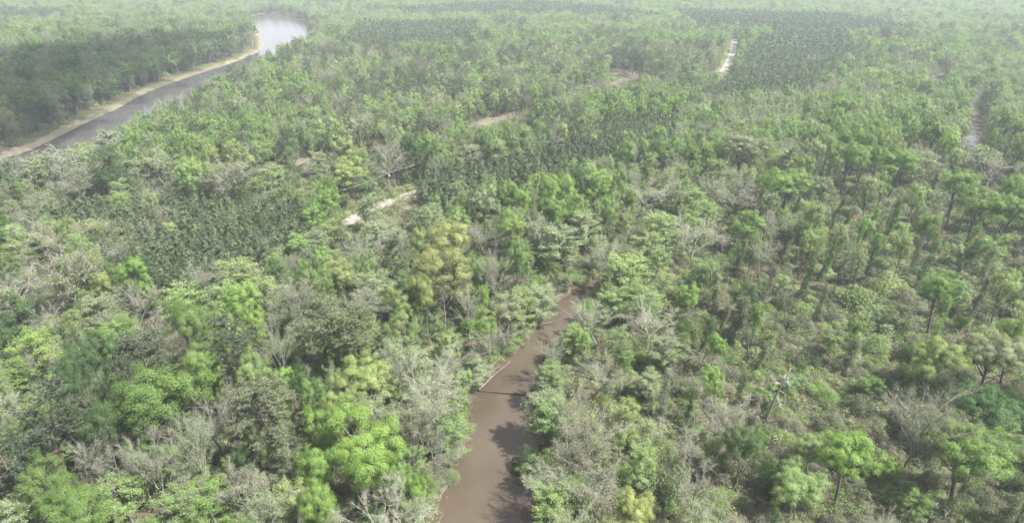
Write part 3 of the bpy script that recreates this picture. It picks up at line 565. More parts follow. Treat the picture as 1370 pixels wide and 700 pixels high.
MIX = {  # zone -> spacing m, list of (weight, kind, tints, height range, width range)
    'young': (3.4, [(90, 'Y', 'jJj', (8.5, 11), (3.4, 4.7)), (3, 'F', 'CY', (8, 11), (4, 6)), (2, 'N', 'R', (8, 10), (4, 5))]),
    'midpine': (3.5, [(92, 'Y', 'jJj', (10, 12.5), (3.5, 5)), (4, 'F', 'CK', (9, 12), (4, 6)), (3, 'B', 'GC', (10, 13), (5, 7))]),
    'farpine': (5.4, [(93, 'Y', 'JJj', (11, 17), (5.4, 7.4)), (4, 'F', 'CK', (12, 16), (5, 8))]),
    'openpine': (6.0, [(30, 'P', 'OE', (17, 22), (6, 8)), (15, 'N', 'RK', (14, 18), (6, 8)), (26, 'B', 'GCKL', (14, 19), (6, 9)), (25, 'F', 'KCG', (13, 17), (5, 8))]),
    'scrub': (4.6, [(45, 'Y', 'jjO', (6, 9), (3.4, 4.6)), (20, 'F', 'CKG', (6, 10), (4, 6)), (14, 'N', 'RK', (7, 10), (4, 6)), (14, 'B', 'GCY', (7, 10), (4, 6)), (7, 'H', 'GX', (3, 5), (4, 6))]),
    'bank': (7.6, [(45, 'B', 'GDMGO', (17, 23), (8, 12)), (20, 'N', 'XRK', (15, 20), (7, 10)), (20, 'F', 'KGM', (14, 19), (6, 9)), (6, 'P', 'E', (20, 24), (7, 9))]),
    'trackside': (4.6, [(25, 'B', 'CLG', (9, 13), (5, 7)), (25, 'N', 'R', (8, 12), (4, 6)), (30, 'H', 'XRK', (2.5, 4), (4, 6)), (20, 'F', 'CK', (8, 12), (4, 6))]),
    'swamp': (10, [(30, 'U', 'GCGK', (15, 21), (5, 8)), (26, 'V', 'GXDR', (8, 15), (2.8, 4.4)), (22, 'B', 'GCM', (6, 10), (5, 7)), (22, 'F', 'KCM', (6, 10), (4, 6)), (20, 'N', 'RKX', (8, 13), (4, 7))]),
    'creekside': (6.0, [(50, 'F', 'KCCM', (10, 14), (5, 7)), (26, 'N', 'KKK', (11, 15), (6, 9)), (12, 'B', 'LGC', (8, 12), (4, 7)), (6, 'B', 'Y', (8, 12), (4, 7))]),
    'righttall': (8.6, [(50, 'U', 'GCGK', (19, 25), (7, 10)), (12, 'F', 'CKM', (12, 16), (5, 7)), (18, 'V', 'GDD', (10, 15), (3, 4.5)), (10, 'B', 'GC', (11, 17), (6, 8)), (10, 'N', 'KR', (12, 17), (5, 7))]),
    'rightpale': (6.8, [(44, 'F', 'KCCM', (13, 18), (5, 8)), (15, 'N', 'KKR', (13, 18), (6, 9)), (26, 'B', 'CGK', (14, 20), (7, 10)), (10, 'U', 'GC', (18, 22), (8, 10))]),
    'far': (7.4, [(34, 'B', 'CLGKM', (14, 19), (7, 10)), (32, 'F', 'KCM', (13, 17), (7, 10)), (11, 'N', 'KR', (13, 17), (7, 10)), (14, 'P', 'OE', (17, 22), (7, 9))]),
    None: (5.0, [(38, 'B', 'GCLGDMCY', (14, 20), (5, 8)), (34, 'F', 'CKCML', (12, 18), (4, 6.2)), (10, 'N', 'RKR', (12, 17), (6, 9)), (10, 'P', 'OE', (19, 24), (7, 9))]),
}
BAD = [np.array(p) for p in ()]
def blocked(x, y, h, w, k, test_hand=True):
    cz = h * np.array([CF[q] for q in k]); b = np.zeros(x.shape, bool)
    for zz, off in ((cz, 0), (cz, -.45), (cz, .45), (h * .97, 0), (h * .3, 0), (h * .8, -.3), (h * .8, .3), (h * .45, .35), (h * .45, -.35)):
        px, py, d = P(x + off * w, y, zz)
        for poly in clear_px + water_vis_px: b |= inpoly(px, py, poly)
    b |= inpoly(x, y, creek_poly) | inpoly(x, y, river_poly)
    b |= (dist_line(x, y, river_far) < 9.5) & (y > 200) ; b |= (dist_line(x, y, river_near) < 3)
    b |= dist_line(x, y, road_a) < 6; b |= (dist_line(x, y, road_b) < 6) & (P(x, y, 0)[0] > 462) & (P(x, y, 0)[0] < 575)
    for pl in slough_polys: b |= inpoly(x, y, pl)
    return b
def vnoise(x, y, s, seed):
    r = np.random.default_rng(seed); v = 0
    for i in range(5):
        a = r.uniform(0, 6.28); f = (1.7 ** i) / s; v = v + np.sin((x * math.cos(a) + y * math.sin(a)) * f + r.uniform(0, 6.28)) * np.cos((x * math.sin(a) - y * math.cos(a)) * f * .8 + r.uniform(0, 6.28)) / 1.3 ** i
    return v
def grid(y0, y1, s):
    ys = np.arange(y0, y1, s * .87); out = []
    for i, y in enumerate(ys):
        hw = .80 * (.905 * y + 38.3) * 1.10 + 16; xs = np.arange(-hw, hw, s) + (i % 2) * s / 2; out.append(np.stack([xs, np.full(len(xs), y)], 1))
    g = np.concatenate(out); return g + rng.uniform(-.36, .36, g.shape) * s
def layer(mix, y0, y1, scale, only=None, sp=None, hscale=1.0, push_hand=True):
    for zn, (s, items) in mix.items():
        g = grid(y0, y1, (sp or s) * scale); x, y = g[:, 0], g[:, 1]
        px, py, d = P(x, y, 9.0); z = zone_of(px, py); zi = DEFZ if zn is None else ZN[zn]; m = z == zi; x, y = x[m], y[m]
        if not len(x): continue
        wts = np.array([i[0] for i in items], float); cum = np.cumsum(wts) / wts.sum()
        u = np.clip(rng.random(len(x)) * .7 + .3 * (vnoise(x, y, 26, 11 + zi) * .5 + .5), 0, .999); ki = np.searchsorted(cum, u)
        h = np.zeros(len(x)); w = np.zeros(len(x)); k = []; t = []; nt = vnoise(x, y, 34, 91 + zi) * .3 + .5
        for i, a in enumerate(ki):
            _, kk, tt, hr, wr = items[a]; q = rng.random(); h[i] = (hr[0] + (hr[1] - hr[0]) * q) * hscale; w[i] = (wr[0] + (wr[1] - wr[0]) * min(1, max(0, q + rng.normal(0, .25)))) * (1 + (scale - 1) * .9)
            k.append(kk); t.append(tt[int(min(len(tt) - 1, max(0, (rng.random() * .55 + .45 * nt[i]) * len(tt))))])
        k = np.array(k); t = np.array(t); b = blocked(x, y, h, w, k)
        if y0 < 420:
            zc = h * np.array([CF[q] for q in k]); px, py, d = P(x, y, zc)
            for j in range(len(HX)):
                near = np.hypot(x - HX[j], y - HY[j]) < .40 * (HW[j] + w) * (1 if HK[j] not in 'SHV' else .6)
                occ = (y < HY[j]) & (((px - HPX[j]) / (HPW[j] * .5 + 2 + .3 * w * FPX / d)) ** 2 + ((py - HPY[j]) / (HPH[j] * .5 + 2 + .3 * w * FPX / d)) ** 2 < 1)
                b |= near | occ
        for i in np.nonzero(~b)[0]: push(x[i], y[i], h[i], w[i], k[i], t[i])
layer(MIX, 58, 500, 1.0); layer(MIX, 500, 1000, 1.12); layer(MIX, 1000, 2000, 1.45)
# shrubs under and between the trees
UNDER = {'swamp': (4.5, [(60, 'H', 'XXGMXRKRC', (1.1, 4.2), (3.2, 6.4)), (5, 'F', 'KC', (4, 6), (3, 4))]), 'creekside': (6.5, [(60, 'H', 'GMXK', (2, 4), (3.5, 5.5)), (20, 'F', 'KC', (5, 8), (3, 4.5))]),
         'righttall': (5.6, [(60, 'H', 'XGMKX', (1.5, 4.5), (4, 6.5)), (8, 'F', 'KC', (4, 6), (3, 4))]), 'trackside': (6, [(60, 'H', 'XRK', (1.5, 3), (3, 5))]),
         None: (6.4, [(34, 'H', 'GXDM', (2.5, 5), (4, 6)), (32, 'F', 'KCMG', (5, 9), (3.6, 5)), (12, 'N', 'RK', (6, 9), (4, 5)), (24, 'B', 'GDMG', (6, 10), (4, 6))]),
         'scrub': (7, [(40, 'H', 'GXM', (1.5, 3), (3, 5))]), 'openpine': (9, [(40, 'H', 'GXM', (2, 4), (4, 6))]), 'bank': (7.5, [(50, 'H', 'XMG', (3, 7), (5, 8)), (20, 'N', 'R', (7, 12), (5, 7))])}
def layer_under(mix, y0, y1):
    for zn, (s, items) in mix.items():
        g = grid(y0, y1, s); x, y = g[:, 0], g[:, 1]; px, py, d = P(x, y, 6.0); z = zone_of(px, py); zi = DEFZ if zn is None else ZN[zn]; m = z == zi; x, y = x[m], y[m]
        if not len(x): continue
        wts = np.array([i[0] for i in items], float); cum = np.cumsum(wts) / wts.sum(); ki = np.searchsorted(cum, rng.random(len(x)) * .999)
        h = np.zeros(len(x)); w = h.copy(); k = []; t = []
        for i, a in enumerate(ki):
            _, kk, tt, hr, wr = items[a]; q = rng.random() ** 1.3; h[i] = hr[0] + (hr[1] - hr[0]) * q; w[i] = wr[0] + (wr[1] - wr[0]) * q; k.append(kk); t.append(rnd.choice(tt))
        k = np.array(k); b = blocked(x, y, h, w * .8, k); zc = h * .5; px, py, d = P(x, y, zc)
        for j in range(len(HX)):
            occ = (y < HY[j]) & (((px - HPX[j]) / (HPW[j] * .5 + 1)) ** 2 + ((py - HPY[j]) / (HPH[j] * .5 + 1)) ** 2 < 1); b |= occ
            if HK[j] == 'H': b |= np.hypot(x - HX[j], y - HY[j]) < .35 * (HW[j] + w)
        for i in np.nonzero(~b)[0]: push(x[i], y[i], h[i], w[i], k[i], t[i])
layer_under(UNDER, 58, 620)
# bushes right on the creek and river banks
for line, sgn, y1, sp_, near in ((creek_l, -1, 420, 2.1, 1), (creek_r, 1, 420, 2.6, 1), (river_near, 1, 900, 6, 0)):
    pts = np.array(offset_line(line, lambda t: sgn * (1.1 if near else 2.2))); L = np.concatenate([[0], np.cumsum(np.hypot(*np.diff(pts, axis=0).T))])
    for s in np.arange(0, L[-1], sp_):
        x = np.interp(s, L, pts[:, 0]) + rng.normal(0, .8); y = np.interp(s, L, pts[:, 1]) + rng.normal(0, .8)
        if not 60 < y < y1: continue
        h = rng.uniform(2, 5) if near else rng.uniform(5, 11); k = 'H' if rng.random() < .5 else rnd.choice('FN'); h *= 1.0 if k == 'H' else 1.6; w = rng.uniform(3, 5) * (1 if near else 1.6)
        if blocked(np.array([x]), np.array([y]), np.array([h]), np.array([w * .7]), [k])[0]: 
            h *= .4; w *= .6; k = 'H'
            if inpoly(np.array([x]), np.array([y]), creek_poly)[0]: continue
        push(x, y, h, w, k, rnd.choice('GXMK'))
A = {k: np.array(v) for k, v in T.items()}
# trees that would lean over the open upper creek stay smaller, as they do along a real channel
OPEN = [(645, 585), (655, 550), (668, 520), (680, 500), (692, 486), (706, 470), (718, 455), (732, 438), (748, 420), (762, 404), (776, 391), (790, 379)]
lowf = dict(B=.2, U=.45, F=.12, N=.35, P=.4, Y=.1, H=0, V=0, S=.5)
keep = np.ones(len(A['x']), bool)
for i in np.nonzero((A['y'] < 330) & (np.abs(A['x']) < 90))[0]:
    for _ in range(7):
        x, y, h, w, k = A['x'][i], A['y'][i], A['h'][i], A['w'][i], A['k'][i]
        px, _y, d = P(x, y, h * .6); t_ = P(x, y, h * 1.03)[1]; b_ = P(x, y, h * lowf[k])[1]; hw = w * .56 * FPX / d
        hit = [q for q in OPEN if abs(q[0] - px) < hw + 3 and t_ - 3 < q[1] < b_ + 2]
        if not hit: break
        A['w'][i] *= .84; A['h'][i] *= .9; s = 1 if px > np.mean([q[0] for q in hit]) else -1; A['x'][i] += s * .8
    else: keep[i] = False
A = {k: v[keep] for k, v in A.items()}; N = len(A['x']); print('dropped over the creek', (~keep).sum())
zc = A['h'] * np.array([CF[k] for k in A['k']]); PX, PY, D = P(A['x'], A['y'], zc)
dist = np.sqrt(A['x'] ** 2 + A['y'] ** 2 + (CAM_H - zc) ** 2); LOD = np.digitize(dist, [185, 330, 700])
def ground_z(x, y):
    ins = inpoly(x, y, creek_poly) | inpoly(x, y, river_poly)
    d = np.minimum.reduce([dist_line(x, y, q) for q in (creek_l, creek_r, river_far, river_near)]) * np.where(ins, -1, 1)
    for pl in slough_polys: d = np.minimum(d, dist_line(x, y, pl + pl[:1]) * np.where(inpoly(x, y, pl), -1, 1) + .5)
    wob = .5 * np.sin(x * .31 + np.sin(y * .23) * 2) * np.cos(y * .27) + .5 * np.sin(x * .9) * np.cos(y * .8)
    return -1.0 + np.clip((d + wob * .8) * .42, -1.6, 1.0) + np.where(d > 3, .12 * wob, 0)
GZ = ground_z(A['x'], A['y'])
print('plants', N, {k: int((A['k'] == k).sum()) for k in 'BUFNPYHVS'})

# how much of each plant the photograph can show (painter's pass, far to near, half-size picture)
buf = np.full((350, 685), -1)
order = np.argsort(-A['y'])
for i in order:
    if dist[i] > 900: continue
    a = A['w'][i] * .5 * FPX / D[i] / 2; vh = {'H': .45, 'U': .22, 'P': .28, 'V': .5, 'S': .5}.get(A['k'][i], .36); b = max(.6, A['h'][i] * vh * .93 * FPX / D[i] / 2)
    cx, cy_ = PX[i] / 2, PY[i] / 2; x0, x1, y0, y1 = int(max(0, cx - a)), int(min(685, cx + a + 1)), int(max(0, cy_ - b)), int(min(350, cy_ + b + 1))
    if x0 >= x1 or y0 >= y1: continue
    yy, xx = np.mgrid[y0:y1, x0:x1]; m = ((xx - cx) / max(a, .5)) ** 2 + ((yy - cy_) / b) ** 2 < 1
    if A['k'][i] in 'FN': m &= ((xx * 7 + yy * 13) % 3 > 0)
    buf[y0:y1, x0:x1][m] = i
vis = np.bincount(buf[buf >= 0].ravel(), minlength=N)
NAME = dict(B='broadleaf_tree', U='broadleaf_tree', F='feathery_tree', N='bare_tree', P='pine_tree', Y='plantation_pine', H='shrub', V='vine_covered_tree', S='dead_tree')
CAT = dict(B='broadleaf tree', U='broadleaf tree', F='young leafing tree', N='bare tree', P='pine tree', Y='plantation pine', H='shrub', V='vine covered tree', S='dead tree')
GRP = dict(B='broadleaf trees in fresh leaf', U='broadleaf trees in fresh leaf', F='feathery half-leafed trees', N='bare and budding trees', P='tall pines', Y='plantation pines', H='shrubs of the undergrowth', V='trees wrapped in vines', S='dead standing trees')
single = np.zeros(N, bool)
for nm in set(NAME.values()):
    ids = np.nonzero([NAME[k] == nm for k in A['k']])[0]; sc = vis[ids] + A['hand'][ids] * (vis[ids] > 2) * 1000.; ids = ids[np.argsort(-sc)]; single[ids[:292]] = vis[ids[:292]] > 0

# ------------------------------------------------------------------ colours of each plant
def tint_of(i):
    c = np.array(TINT.get(A['t'][i], TINT['G'])) * (rng.uniform(.9, 1.12) if A['hand'][i] else rng.uniform(.82, 1.2)) * (1 + rng.normal(0, .03, 3)); return tuple(float(v) for v in np.clip(c, .01, .45))
def bark_of(i):
    k = A['k'][i]; c = np.array(BARK[k])
    if k == 'N': c = c * (dict(K=1.08, R=.92, X=.78, Y=1.0).get(A['t'][i], 1))
    if k == 'S': c = c * (1.0 if A['t'][i] == 'W' else .5)
    return tuple(float(v) for v in c * rng.uniform(.85, 1.15))
NV = {k: len(v) for k, v in KINDS.items()}
VAR = np.array([rnd.randrange(NV[k]) for k in A['k']]); ROT = rng.uniform(0, 2 * np.pi, N)
VAR = np.where((A['k'] == 'S') & (A['w'] >= 5), 1, VAR); VAR = np.where((A['k'] == 'S') & (A['w'] >= 5.9), 3, VAR)
# vines' lean goes the way the photo shows: to the right
ROT = np.where(A['k'] == 'V', rng.normal(.1, .5, N), ROT)
def add_plant(i):
    k, v, lod = A['k'][i], int(VAR[i]), int(min(LOD[i], 2)); t = form(k, v, lod); H0, W0 = t[2], t[3]
    e = bpy.data.objects.new(NAME[k], None); COL.objects.link(e); e.empty_display_size = .5
    e.location = (A['x'][i], A['y'][i], GZ[i] - .03); e.rotation_euler = (0, 0, ROT[i]); e.scale = (A['w'][i] / W0, A['w'][i] / W0, A['h'][i] / H0)
    tr = link_mesh('trunk', form_mesh(k, v, lod, 'trunk'), e); cname = {'N': 'branches', 'S': 'branches', 'H': 'foliage', 'V': 'vine_cover'}.get(k, 'crown')
    c = link_mesh(cname, form_mesh(k, v, lod, 'crown'), e)
    if k == 'H': tr.name = 'stems'
    tr['bark'] = bark_of(i); c['bark'] = tr['bark']; c['tint'] = tint_of(i); e['category'] = CAT[k]; e['group'] = GRP[k]; return e
ROOTS = {int(i): add_plant(i) for i in np.nonzero(single)[0]}


# ------------------------------------------------------------------ labels: look, then the nearest thing one can find
MARKS = [(640, 640, 'lower muddy creek'), (640, 520, 'middle bend of the creek'), (740, 425, 'narrow upper creek'), (215, 550, 'huge round green oak'), (60, 565, 'dark pine at the lower left'),
    (366, 556, 'dense olive pine'), (490, 604, 'big lime green crown by the creek'), (595, 372, 'big pale yellow crown'), (1136, 604, 'bright umbrella tree'), (1300, 600, 'large spreading tree at lower right'),
    (1232, 562, 'broad grey-olive bare tree'), (1022, 500, 'tall forked white snag'), (1260, 384, 'tree on an ivy column'), (1254, 476, 'soft green swamp tree'), (1336, 466, 'pale tree at the right edge'),
    (1195, 292, 'dark vine tower'), (1310, 265, 'row of flat-topped trees'), (1056, 240, 'wide umbrella tree in the haze'), (995, 190, 'pale wide-crowned tree'), (746, 272, 'tall lumpy bright tree'),
    (510, 278, 'short sandy road'), (972, 82, 'far white road'), (838, 98, 'bare brown clearing'), (660, 158, 'brown strip of track'), (430, 205, 'grassy track opening'), (143, 226, 'big dark tree near the river'),
    (230, 330, 'near pine plantation'), (700, 230, 'middle pine stand'), (1060, 85, 'far pine plantation'), (90, 175, 'river sandbank'), (240, 120, 'leaning dead tree by the river'), (380, 38, 'far river bend'),
    (48, 476, 'pale lime crown at the left edge'), (200, 484, 'dark grey pine clump'), (325, 410, 'bright green crown left of the pines'), (450, 442, 'pair of tall olive pines'), (86, 374, 'pale fan-shaped bare tree'),
    (50, 330, 'beige sprouting trees'), (492, 516, 'pale lime crown above the creek'), (574, 538, 'large pale bare tree by the water'), (704, 602, 'dark green bank shrub'), (846, 690, 'yellow-green crown at the bottom'),
    (920, 400, 'round lime crown in the swamp'), (1000, 398, 'dark round swamp tree'), (957, 460, 'small lime umbrella crown'), (994, 610, 'dark crown near the fallen logs'), (1138, 482, 'brown cone of vines'), (1126, 320, 'thin palm-like tree'),
    (1000, 304, 'dark green crown above the swamp'), (1303, 175, 'pale slough at the far right'), (930, 225, 'small dark shadow'), (1190, 380, 'light green shrub mass'), (640, 60, 'far open pine woods'), (830, 180, 'far end of the pine stand'),
    (302, 240, 'beige budding tree'), (456, 200, 'tall tree beside the track'), (555, 200, 'dark green tall tree'), (730, 386, 'feathery tree over the upper creek'), (1100, 560, 'shrub mounds of the swamp'), (1130, 150, 'far hazy right woods')]
MARKS = [(a, b, 'the ' + s) for a, b, s in MARKS]
KW = dict(B='broadleaf tree', U='umbrella-crowned tree', F='feathery tree', N='bare tree', P='pine', Y='young pine', H='shrub', V='vine-wrapped trunk', S='dead trunk')
BW = dict(R='grey-brown twiggy', K='pale twiggy', X='dull olive twiggy', Y='beige budding', W='bleached white', G='green twiggy', O='olive twiggy', C='budding green', M='budding green')
ORD = [''] + [w + ' nearest' for w in 'second third fourth fifth sixth seventh eighth ninth tenth eleventh twelfth'.split()]
import collections
bag = collections.defaultdict(list)
hmed = {k: np.median(A['h'][A['k'] == k]) for k in KINDS if (A['k'] == k).any()}; wmed = {k: np.median(A['w'][A['k'] == k]) for k in hmed}
for i in ROOTS:
    k = A['k'][i]; hr, wr = A['h'][i] / hmed[k], A['w'][i] / wmed[k]
    size = 'broad ' if wr > 1.35 else 'slim ' if wr < .72 else 'tall ' if hr > 1.2 else 'low ' if hr < .78 else ''
    if k == 'Y' and not A['hand'][i]:
        side = 'near' if PY[i] > 255 and PX[i] < 470 else 'middle' if PX[i] < 930 and PY[i] > 140 else 'far'
        ROOTS[i]['label'] = 'young dark olive pine standing in the close ranks of the %s pine stand' % side; ROOTS[i]['group'] = 'pines of the %s plantation' % side; continue
    look = BW.get(A['t'][i], 'grey') if k in 'NS' else TWORD.get(A['t'][i], 'green')
    dd = [math.hypot(PX[i] - a, (PY[i] - b) * 1.25) for a, b, _ in MARKS]; j = int(np.argmin(dd)); dx, dy = PX[i] - MARKS[j][0], PY[i] - MARKS[j][1]
    if dd[j] < 7: rel = 'at'
    elif abs(dx) > 2.2 * abs(dy): rel = 'left of' if dx < 0 else 'right of'
    elif abs(dy) > 2.2 * abs(dx): rel = 'behind' if dy < 0 else 'in front of'
    else: rel = ('behind-' if dy < 0 else 'front-') + ('left of' if dx < 0 else 'right of')
    bag[(f"{size}{look} {KW[k]} {rel} {MARKS[j][2]}")].append((dd[j], i))
for base, L in bag.items():
    L.sort()
    base = base if len(base.split()) <= 14 else ' '.join(base.replace('the ', '').split()[-14:]) if len(base.replace('the ', '').split()) > 14 else base.replace('the ', '')
    for n, (_, i) in enumerate(L): ROOTS[i]['label'] = base + ((', ' + ORD[min(n, 11)]) if n else (', nearest' if len(L) > 1 else ''))

# the rest of each kind: one object each, points carrying real tree meshes
def scatter_object(name, rows, label, cat):
    """rows: (x, y, z, sx, sz, rot, form key, tint, bark)"""
    keys = sorted({r[6] for r in rows}); col = bpy.data.collections.new(name + '_forms')
    for j, key in enumerate(keys): col.objects.link(bpy.data.objects.new('%s_form_%03d' % (name, j), form_mesh(*key, 'all')))
    me = bpy.data.meshes.new(name); n = len(rows); me.vertices.add(n)
    me.vertices.foreach_set('co', np.array([r[:3] for r in rows], np.float32).ravel())
    def at(nm, ty, arr, field):
        a = me.attributes.new(nm, ty, 'POINT'); a.data.foreach_set(field, np.asarray(arr).ravel())
    at('pi', 'INT', np.array([keys.index(r[6]) for r in rows], np.int32), 'value')
    at('rot', 'FLOAT_VECTOR', np.array([(0, 0, r[5]) for r in rows], np.float32), 'vector'); at('scl', 'FLOAT_VECTOR', np.array([(r[3], r[3], r[4]) for r in rows], np.float32), 'vector')
    at('tint', 'FLOAT_COLOR', np.array([(*r[7], 1) for r in rows], np.float32), 'color'); at('bark', 'FLOAT_COLOR', np.array([(*r[8], 1) for r in rows], np.float32), 'color')
    o = link_mesh(name, me, kind='stuff', label=label, category=cat)
    ng = bpy.data.node_groups.new(name, 'GeometryNodeTree'); ng.interface.new_socket('Geometry', in_out='INPUT', socket_type='NodeSocketGeometry'); ng.interface.new_socket('Geometry', in_out='OUTPUT', socket_type='NodeSocketGeometry')
    nn, ll = ng.nodes, ng.links; gi = nn.new('NodeGroupInput'); go = nn.new('NodeGroupOutput'); ip = nn.new('GeometryNodeInstanceOnPoints'); ci = nn.new('GeometryNodeCollectionInfo')
    ci.inputs['Collection'].default_value = col; ci.inputs['Separate Children'].default_value = True; ci.inputs['Reset Children'].default_value = True
    def na(nm, ty):
        a = nn.new('GeometryNodeInputNamedAttribute'); a.data_type = ty; a.inputs['Name'].default_value = nm; return a.outputs['Attribute']
    ip.inputs['Pick Instance'].default_value = True; e2r = nn.new('FunctionNodeEulerToRotation')
    ll.new(gi.outputs[0], ip.inputs['Points']); ll.new(ci.outputs[0], ip.inputs['Instance']); ll.new(na('pi', 'INT'), ip.inputs['Instance Index'])
    ll.new(na('rot', 'FLOAT_VECTOR'), e2r.inputs[0]); ll.new(e2r.outputs[0], ip.inputs['Rotation']); ll.new(na('scl', 'FLOAT_VECTOR'), ip.inputs['Scale'])
    ll.new(ip.outputs[0], go.inputs[0]); md = o.modifiers.new('scatter', 'NODES'); md.node_group = ng; return o
def row(i):
    k = A['k'][i]; v = int(VAR[i]); lod = int(LOD[i]); t = form(k, v, lod)
    return (A['x'][i], A['y'][i], GZ[i] - .03, A['w'][i] / t[3], A['h'][i] / t[2], ROT[i], (k, v, lod), tint_of(i), bark_of(i))
STUFF = [('broadleaf_woods', 'BU', 'green broadleaf woods running on between the nearer trees and out to the hazy distance', 'woods'),
         ('feathery_woods', 'F', 'pale feathery half-leafed woods filling the gaps and the hazy distance', 'woods'),
         ('bare_woods', 'N', 'grey-brown bare and budding woods mixed through the green forest', 'woods'),
         ('pine_woods', 'P', 'dark tall pines scattered through the far forest', 'pine woods'),
         ('pine_plantation', 'Y', 'dark even stands of plantation pines in the middle and far distance', 'pine plantation'),
         ('shrubbery', 'HV', 'tangled olive and green shrubs covering the ground under the trees', 'undergrowth')]
for nm, ks, lab, cat in STUFF:
    ids = [i for i in range(N) if not single[i] and A['k'][i] in ks]
    if ids: scatter_object(nm, [row(i) for i in ids], lab, cat)
# low brush and litter on the forest floor
rows = []
for y0, y1, s in ((58, 200, 2.5), (200, 330, 3.6), (330, 560, 6.5)):
    g = grid(y0, y1, s); x, y = g[:, 0], g[:, 1]; b = inpoly(x, y, creek_poly) | inpoly(x, y, river_poly) | (dist_line(x, y, road_b) < 3.5) | (dist_line(x, y, river_far) < 16) | (dist_line(x, y, track) < 7)
    for pl in slough_polys: b |= inpoly(x, y, pl)
    b |= rng.random(len(x)) < .12
    for i in np.nonzero(~b)[0]:
        v = rnd.choice((0, 1, 1, 2, 3)); s_ = rng.uniform(.7, 1.3) * s / 2.6; c = np.array(TINT[rnd.choice('XXMGKYRX')]) * rng.uniform(.8, 1.2)
        rows.append((x[i], y[i], 0.02, s_, s_ * rng.uniform(.7, 1.2) / (s / 2.6) ** .5, rng.uniform(0, 6.28), ('Q', v, 0), tuple(c), tuple(np.array(BARK['Q']) * rng.uniform(.7, 1.3))))
scatter_object('underbrush', rows, 'low twiggy green and brown brush on the forest floor', 'undergrowth')

# ------------------------------------------------------------------ fallen logs, power line, cloud, haze
M_LOG = noise_diffuse('weathered_log', [(.3, (.09, .08, .068)), (.7, (.19, .17, .145))], 2.2, 5, .4)
LOGS = [((958, 683), (991, 661), .20, 'pale bare log lying across the leaf litter in the near swamp'), ((931, 693), (938, 664), .16, 'thin yellowish log pointing away beside the brown pool of brush'),
        ((640, 520), (682, 482), .13, 'grey fallen tree reaching off the left bank into the creek'), ((706, 437), (742, 428), .16, 'low dead branch lying on the narrow upper creek'),
        ((1240, 690), (1262, 668), .17, 'short grey log under the big round tree at the lower right'), ((1136, 652), (1156, 670), .15, 'leaning broken log beneath the bright umbrella tree'),
        ((1302, 636), (1334, 645), .14, 'small log on the bare brown ground near the right edge'), ((1060, 452), (1092, 444), .15, 'short dead log among the olive shrub mounds')]
for (a, b, r, lab) in LOGS:
    p0, p1 = np.array([*G(*a), .35]), np.array([*G(*b), .5]); mb = MB(); rg = np.random.default_rng(int(a[0])); n = 6
    if 600 < a[0] < 750: p0[2] = -.3; p1[2] = -.6
    pts = p0 + (p1 - p0) * np.linspace(0, 1, n)[:, None] + rg.normal(0, .12, (n, 3)); mb.tube(pts, np.linspace(r * 1.4, r * .5, n), 7, cap=True)
    br = MB()
    for k in range(6):
        s = lerp_path(pts, rg.uniform(.35, 1)); d = (p1 - p0) / np.linalg.norm(p1 - p0) * .8 + rg.normal(0, .6, 3); d[2] = abs(d[2]); br.tube(path(rg, s, d, rg.uniform(.8, 2.4), 3, .2), [r * .4, r * .3, r * .2, .02], 4)
    o = link_mesh('fallen_log', mb.mesh('fallen_log', [M_LOG]), label=lab, category='fallen log', group='fallen logs'); link_mesh('broken_branches', br.mesh('broken_branches', [M_LOG]), o)
M_POLE = noise_diffuse('pole_wood', [(.3, (.10, .08, .06)), (.7, (.2, .165, .13))], 2, 5)
M_WIRE = noise_diffuse('wire_metal', [(.3, (.30, .31, .33)), (.7, (.42, .43, .45))], 1, 2); M_CAN = noise_diffuse('transformer_paint', [(.3, (.4, .41, .42)), (.7, (.5, .51, .52))], 1, 2)
pole_px = [((452, 290), 'utility pole beside the sand road, left of the round pale tree'), ((522, 262), 'utility pole on the grass verge behind the short stretch of sand road'), ((602, 228), 'utility pole at the edge of the middle pine stand')]
tops = []
for q, lab in pole_px:
    x, y = G(*q); e = bpy.data.objects.new('utility_pole', None); COL.objects.link(e); e.location = (x, y, 0); e['label'] = lab; e['category'] = 'utility pole'; e['group'] = 'poles of the power line'
    mb = MB(); mb.tube([(0, 0, -.4), (0, 0, 10.5)], [.17, .11], 8, cap=True); link_mesh('pole', mb.mesh('pole', [M_POLE]), e)
    mb = MB(); mb.tube([(-.5, -.9, 9.8), (.5, .9, 9.8)], [.07, .07], 4, cap=True); link_mesh('crossarm', mb.mesh('crossarm', [M_POLE]), e)
    if q[0] == 522:
        mb = MB(); mb.tube([(.35, 0, 8.2), (.35, 0, 8.25), (.35, 0, 9.1), (.35, 0, 9.15)], [.1, .24, .24, .1], 10, cap=True); link_mesh('transformer', mb.mesh('transformer', [M_CAN]), e)
    for s in (-1, 1):
        mb = MB(); mb.tube([(s * .45, s * .81, 9.85), (s * .45, s * .81, 10.08)], [.06, .05], 6, cap=True); link_mesh('insulator', mb.mesh('insulator', [M_CAN]), e)
    tops.append((x, y))
for s, lab in ((-1, 'nearer slack wire of the power line above the road clearing'), (1, 'farther slack wire of the power line above the road clearing')):
    mb = MB()
    for a, b in zip(tops[:-1], tops[1:]):
        t = np.linspace(0, 1, 14); pts = np.stack([a[0] + (b[0] - a[0]) * t + s * .45, a[1] + (b[1] - a[1]) * t + s * .81, 10.08 - 1.6 * 4 * t * (1 - t) * .5], 1); mb.tube(pts, np.full(14, .014), 4)
    link_mesh('power_wire', mb.mesh('power_wire', [M_WIRE]), label=lab, category='power wire', group='power wires')

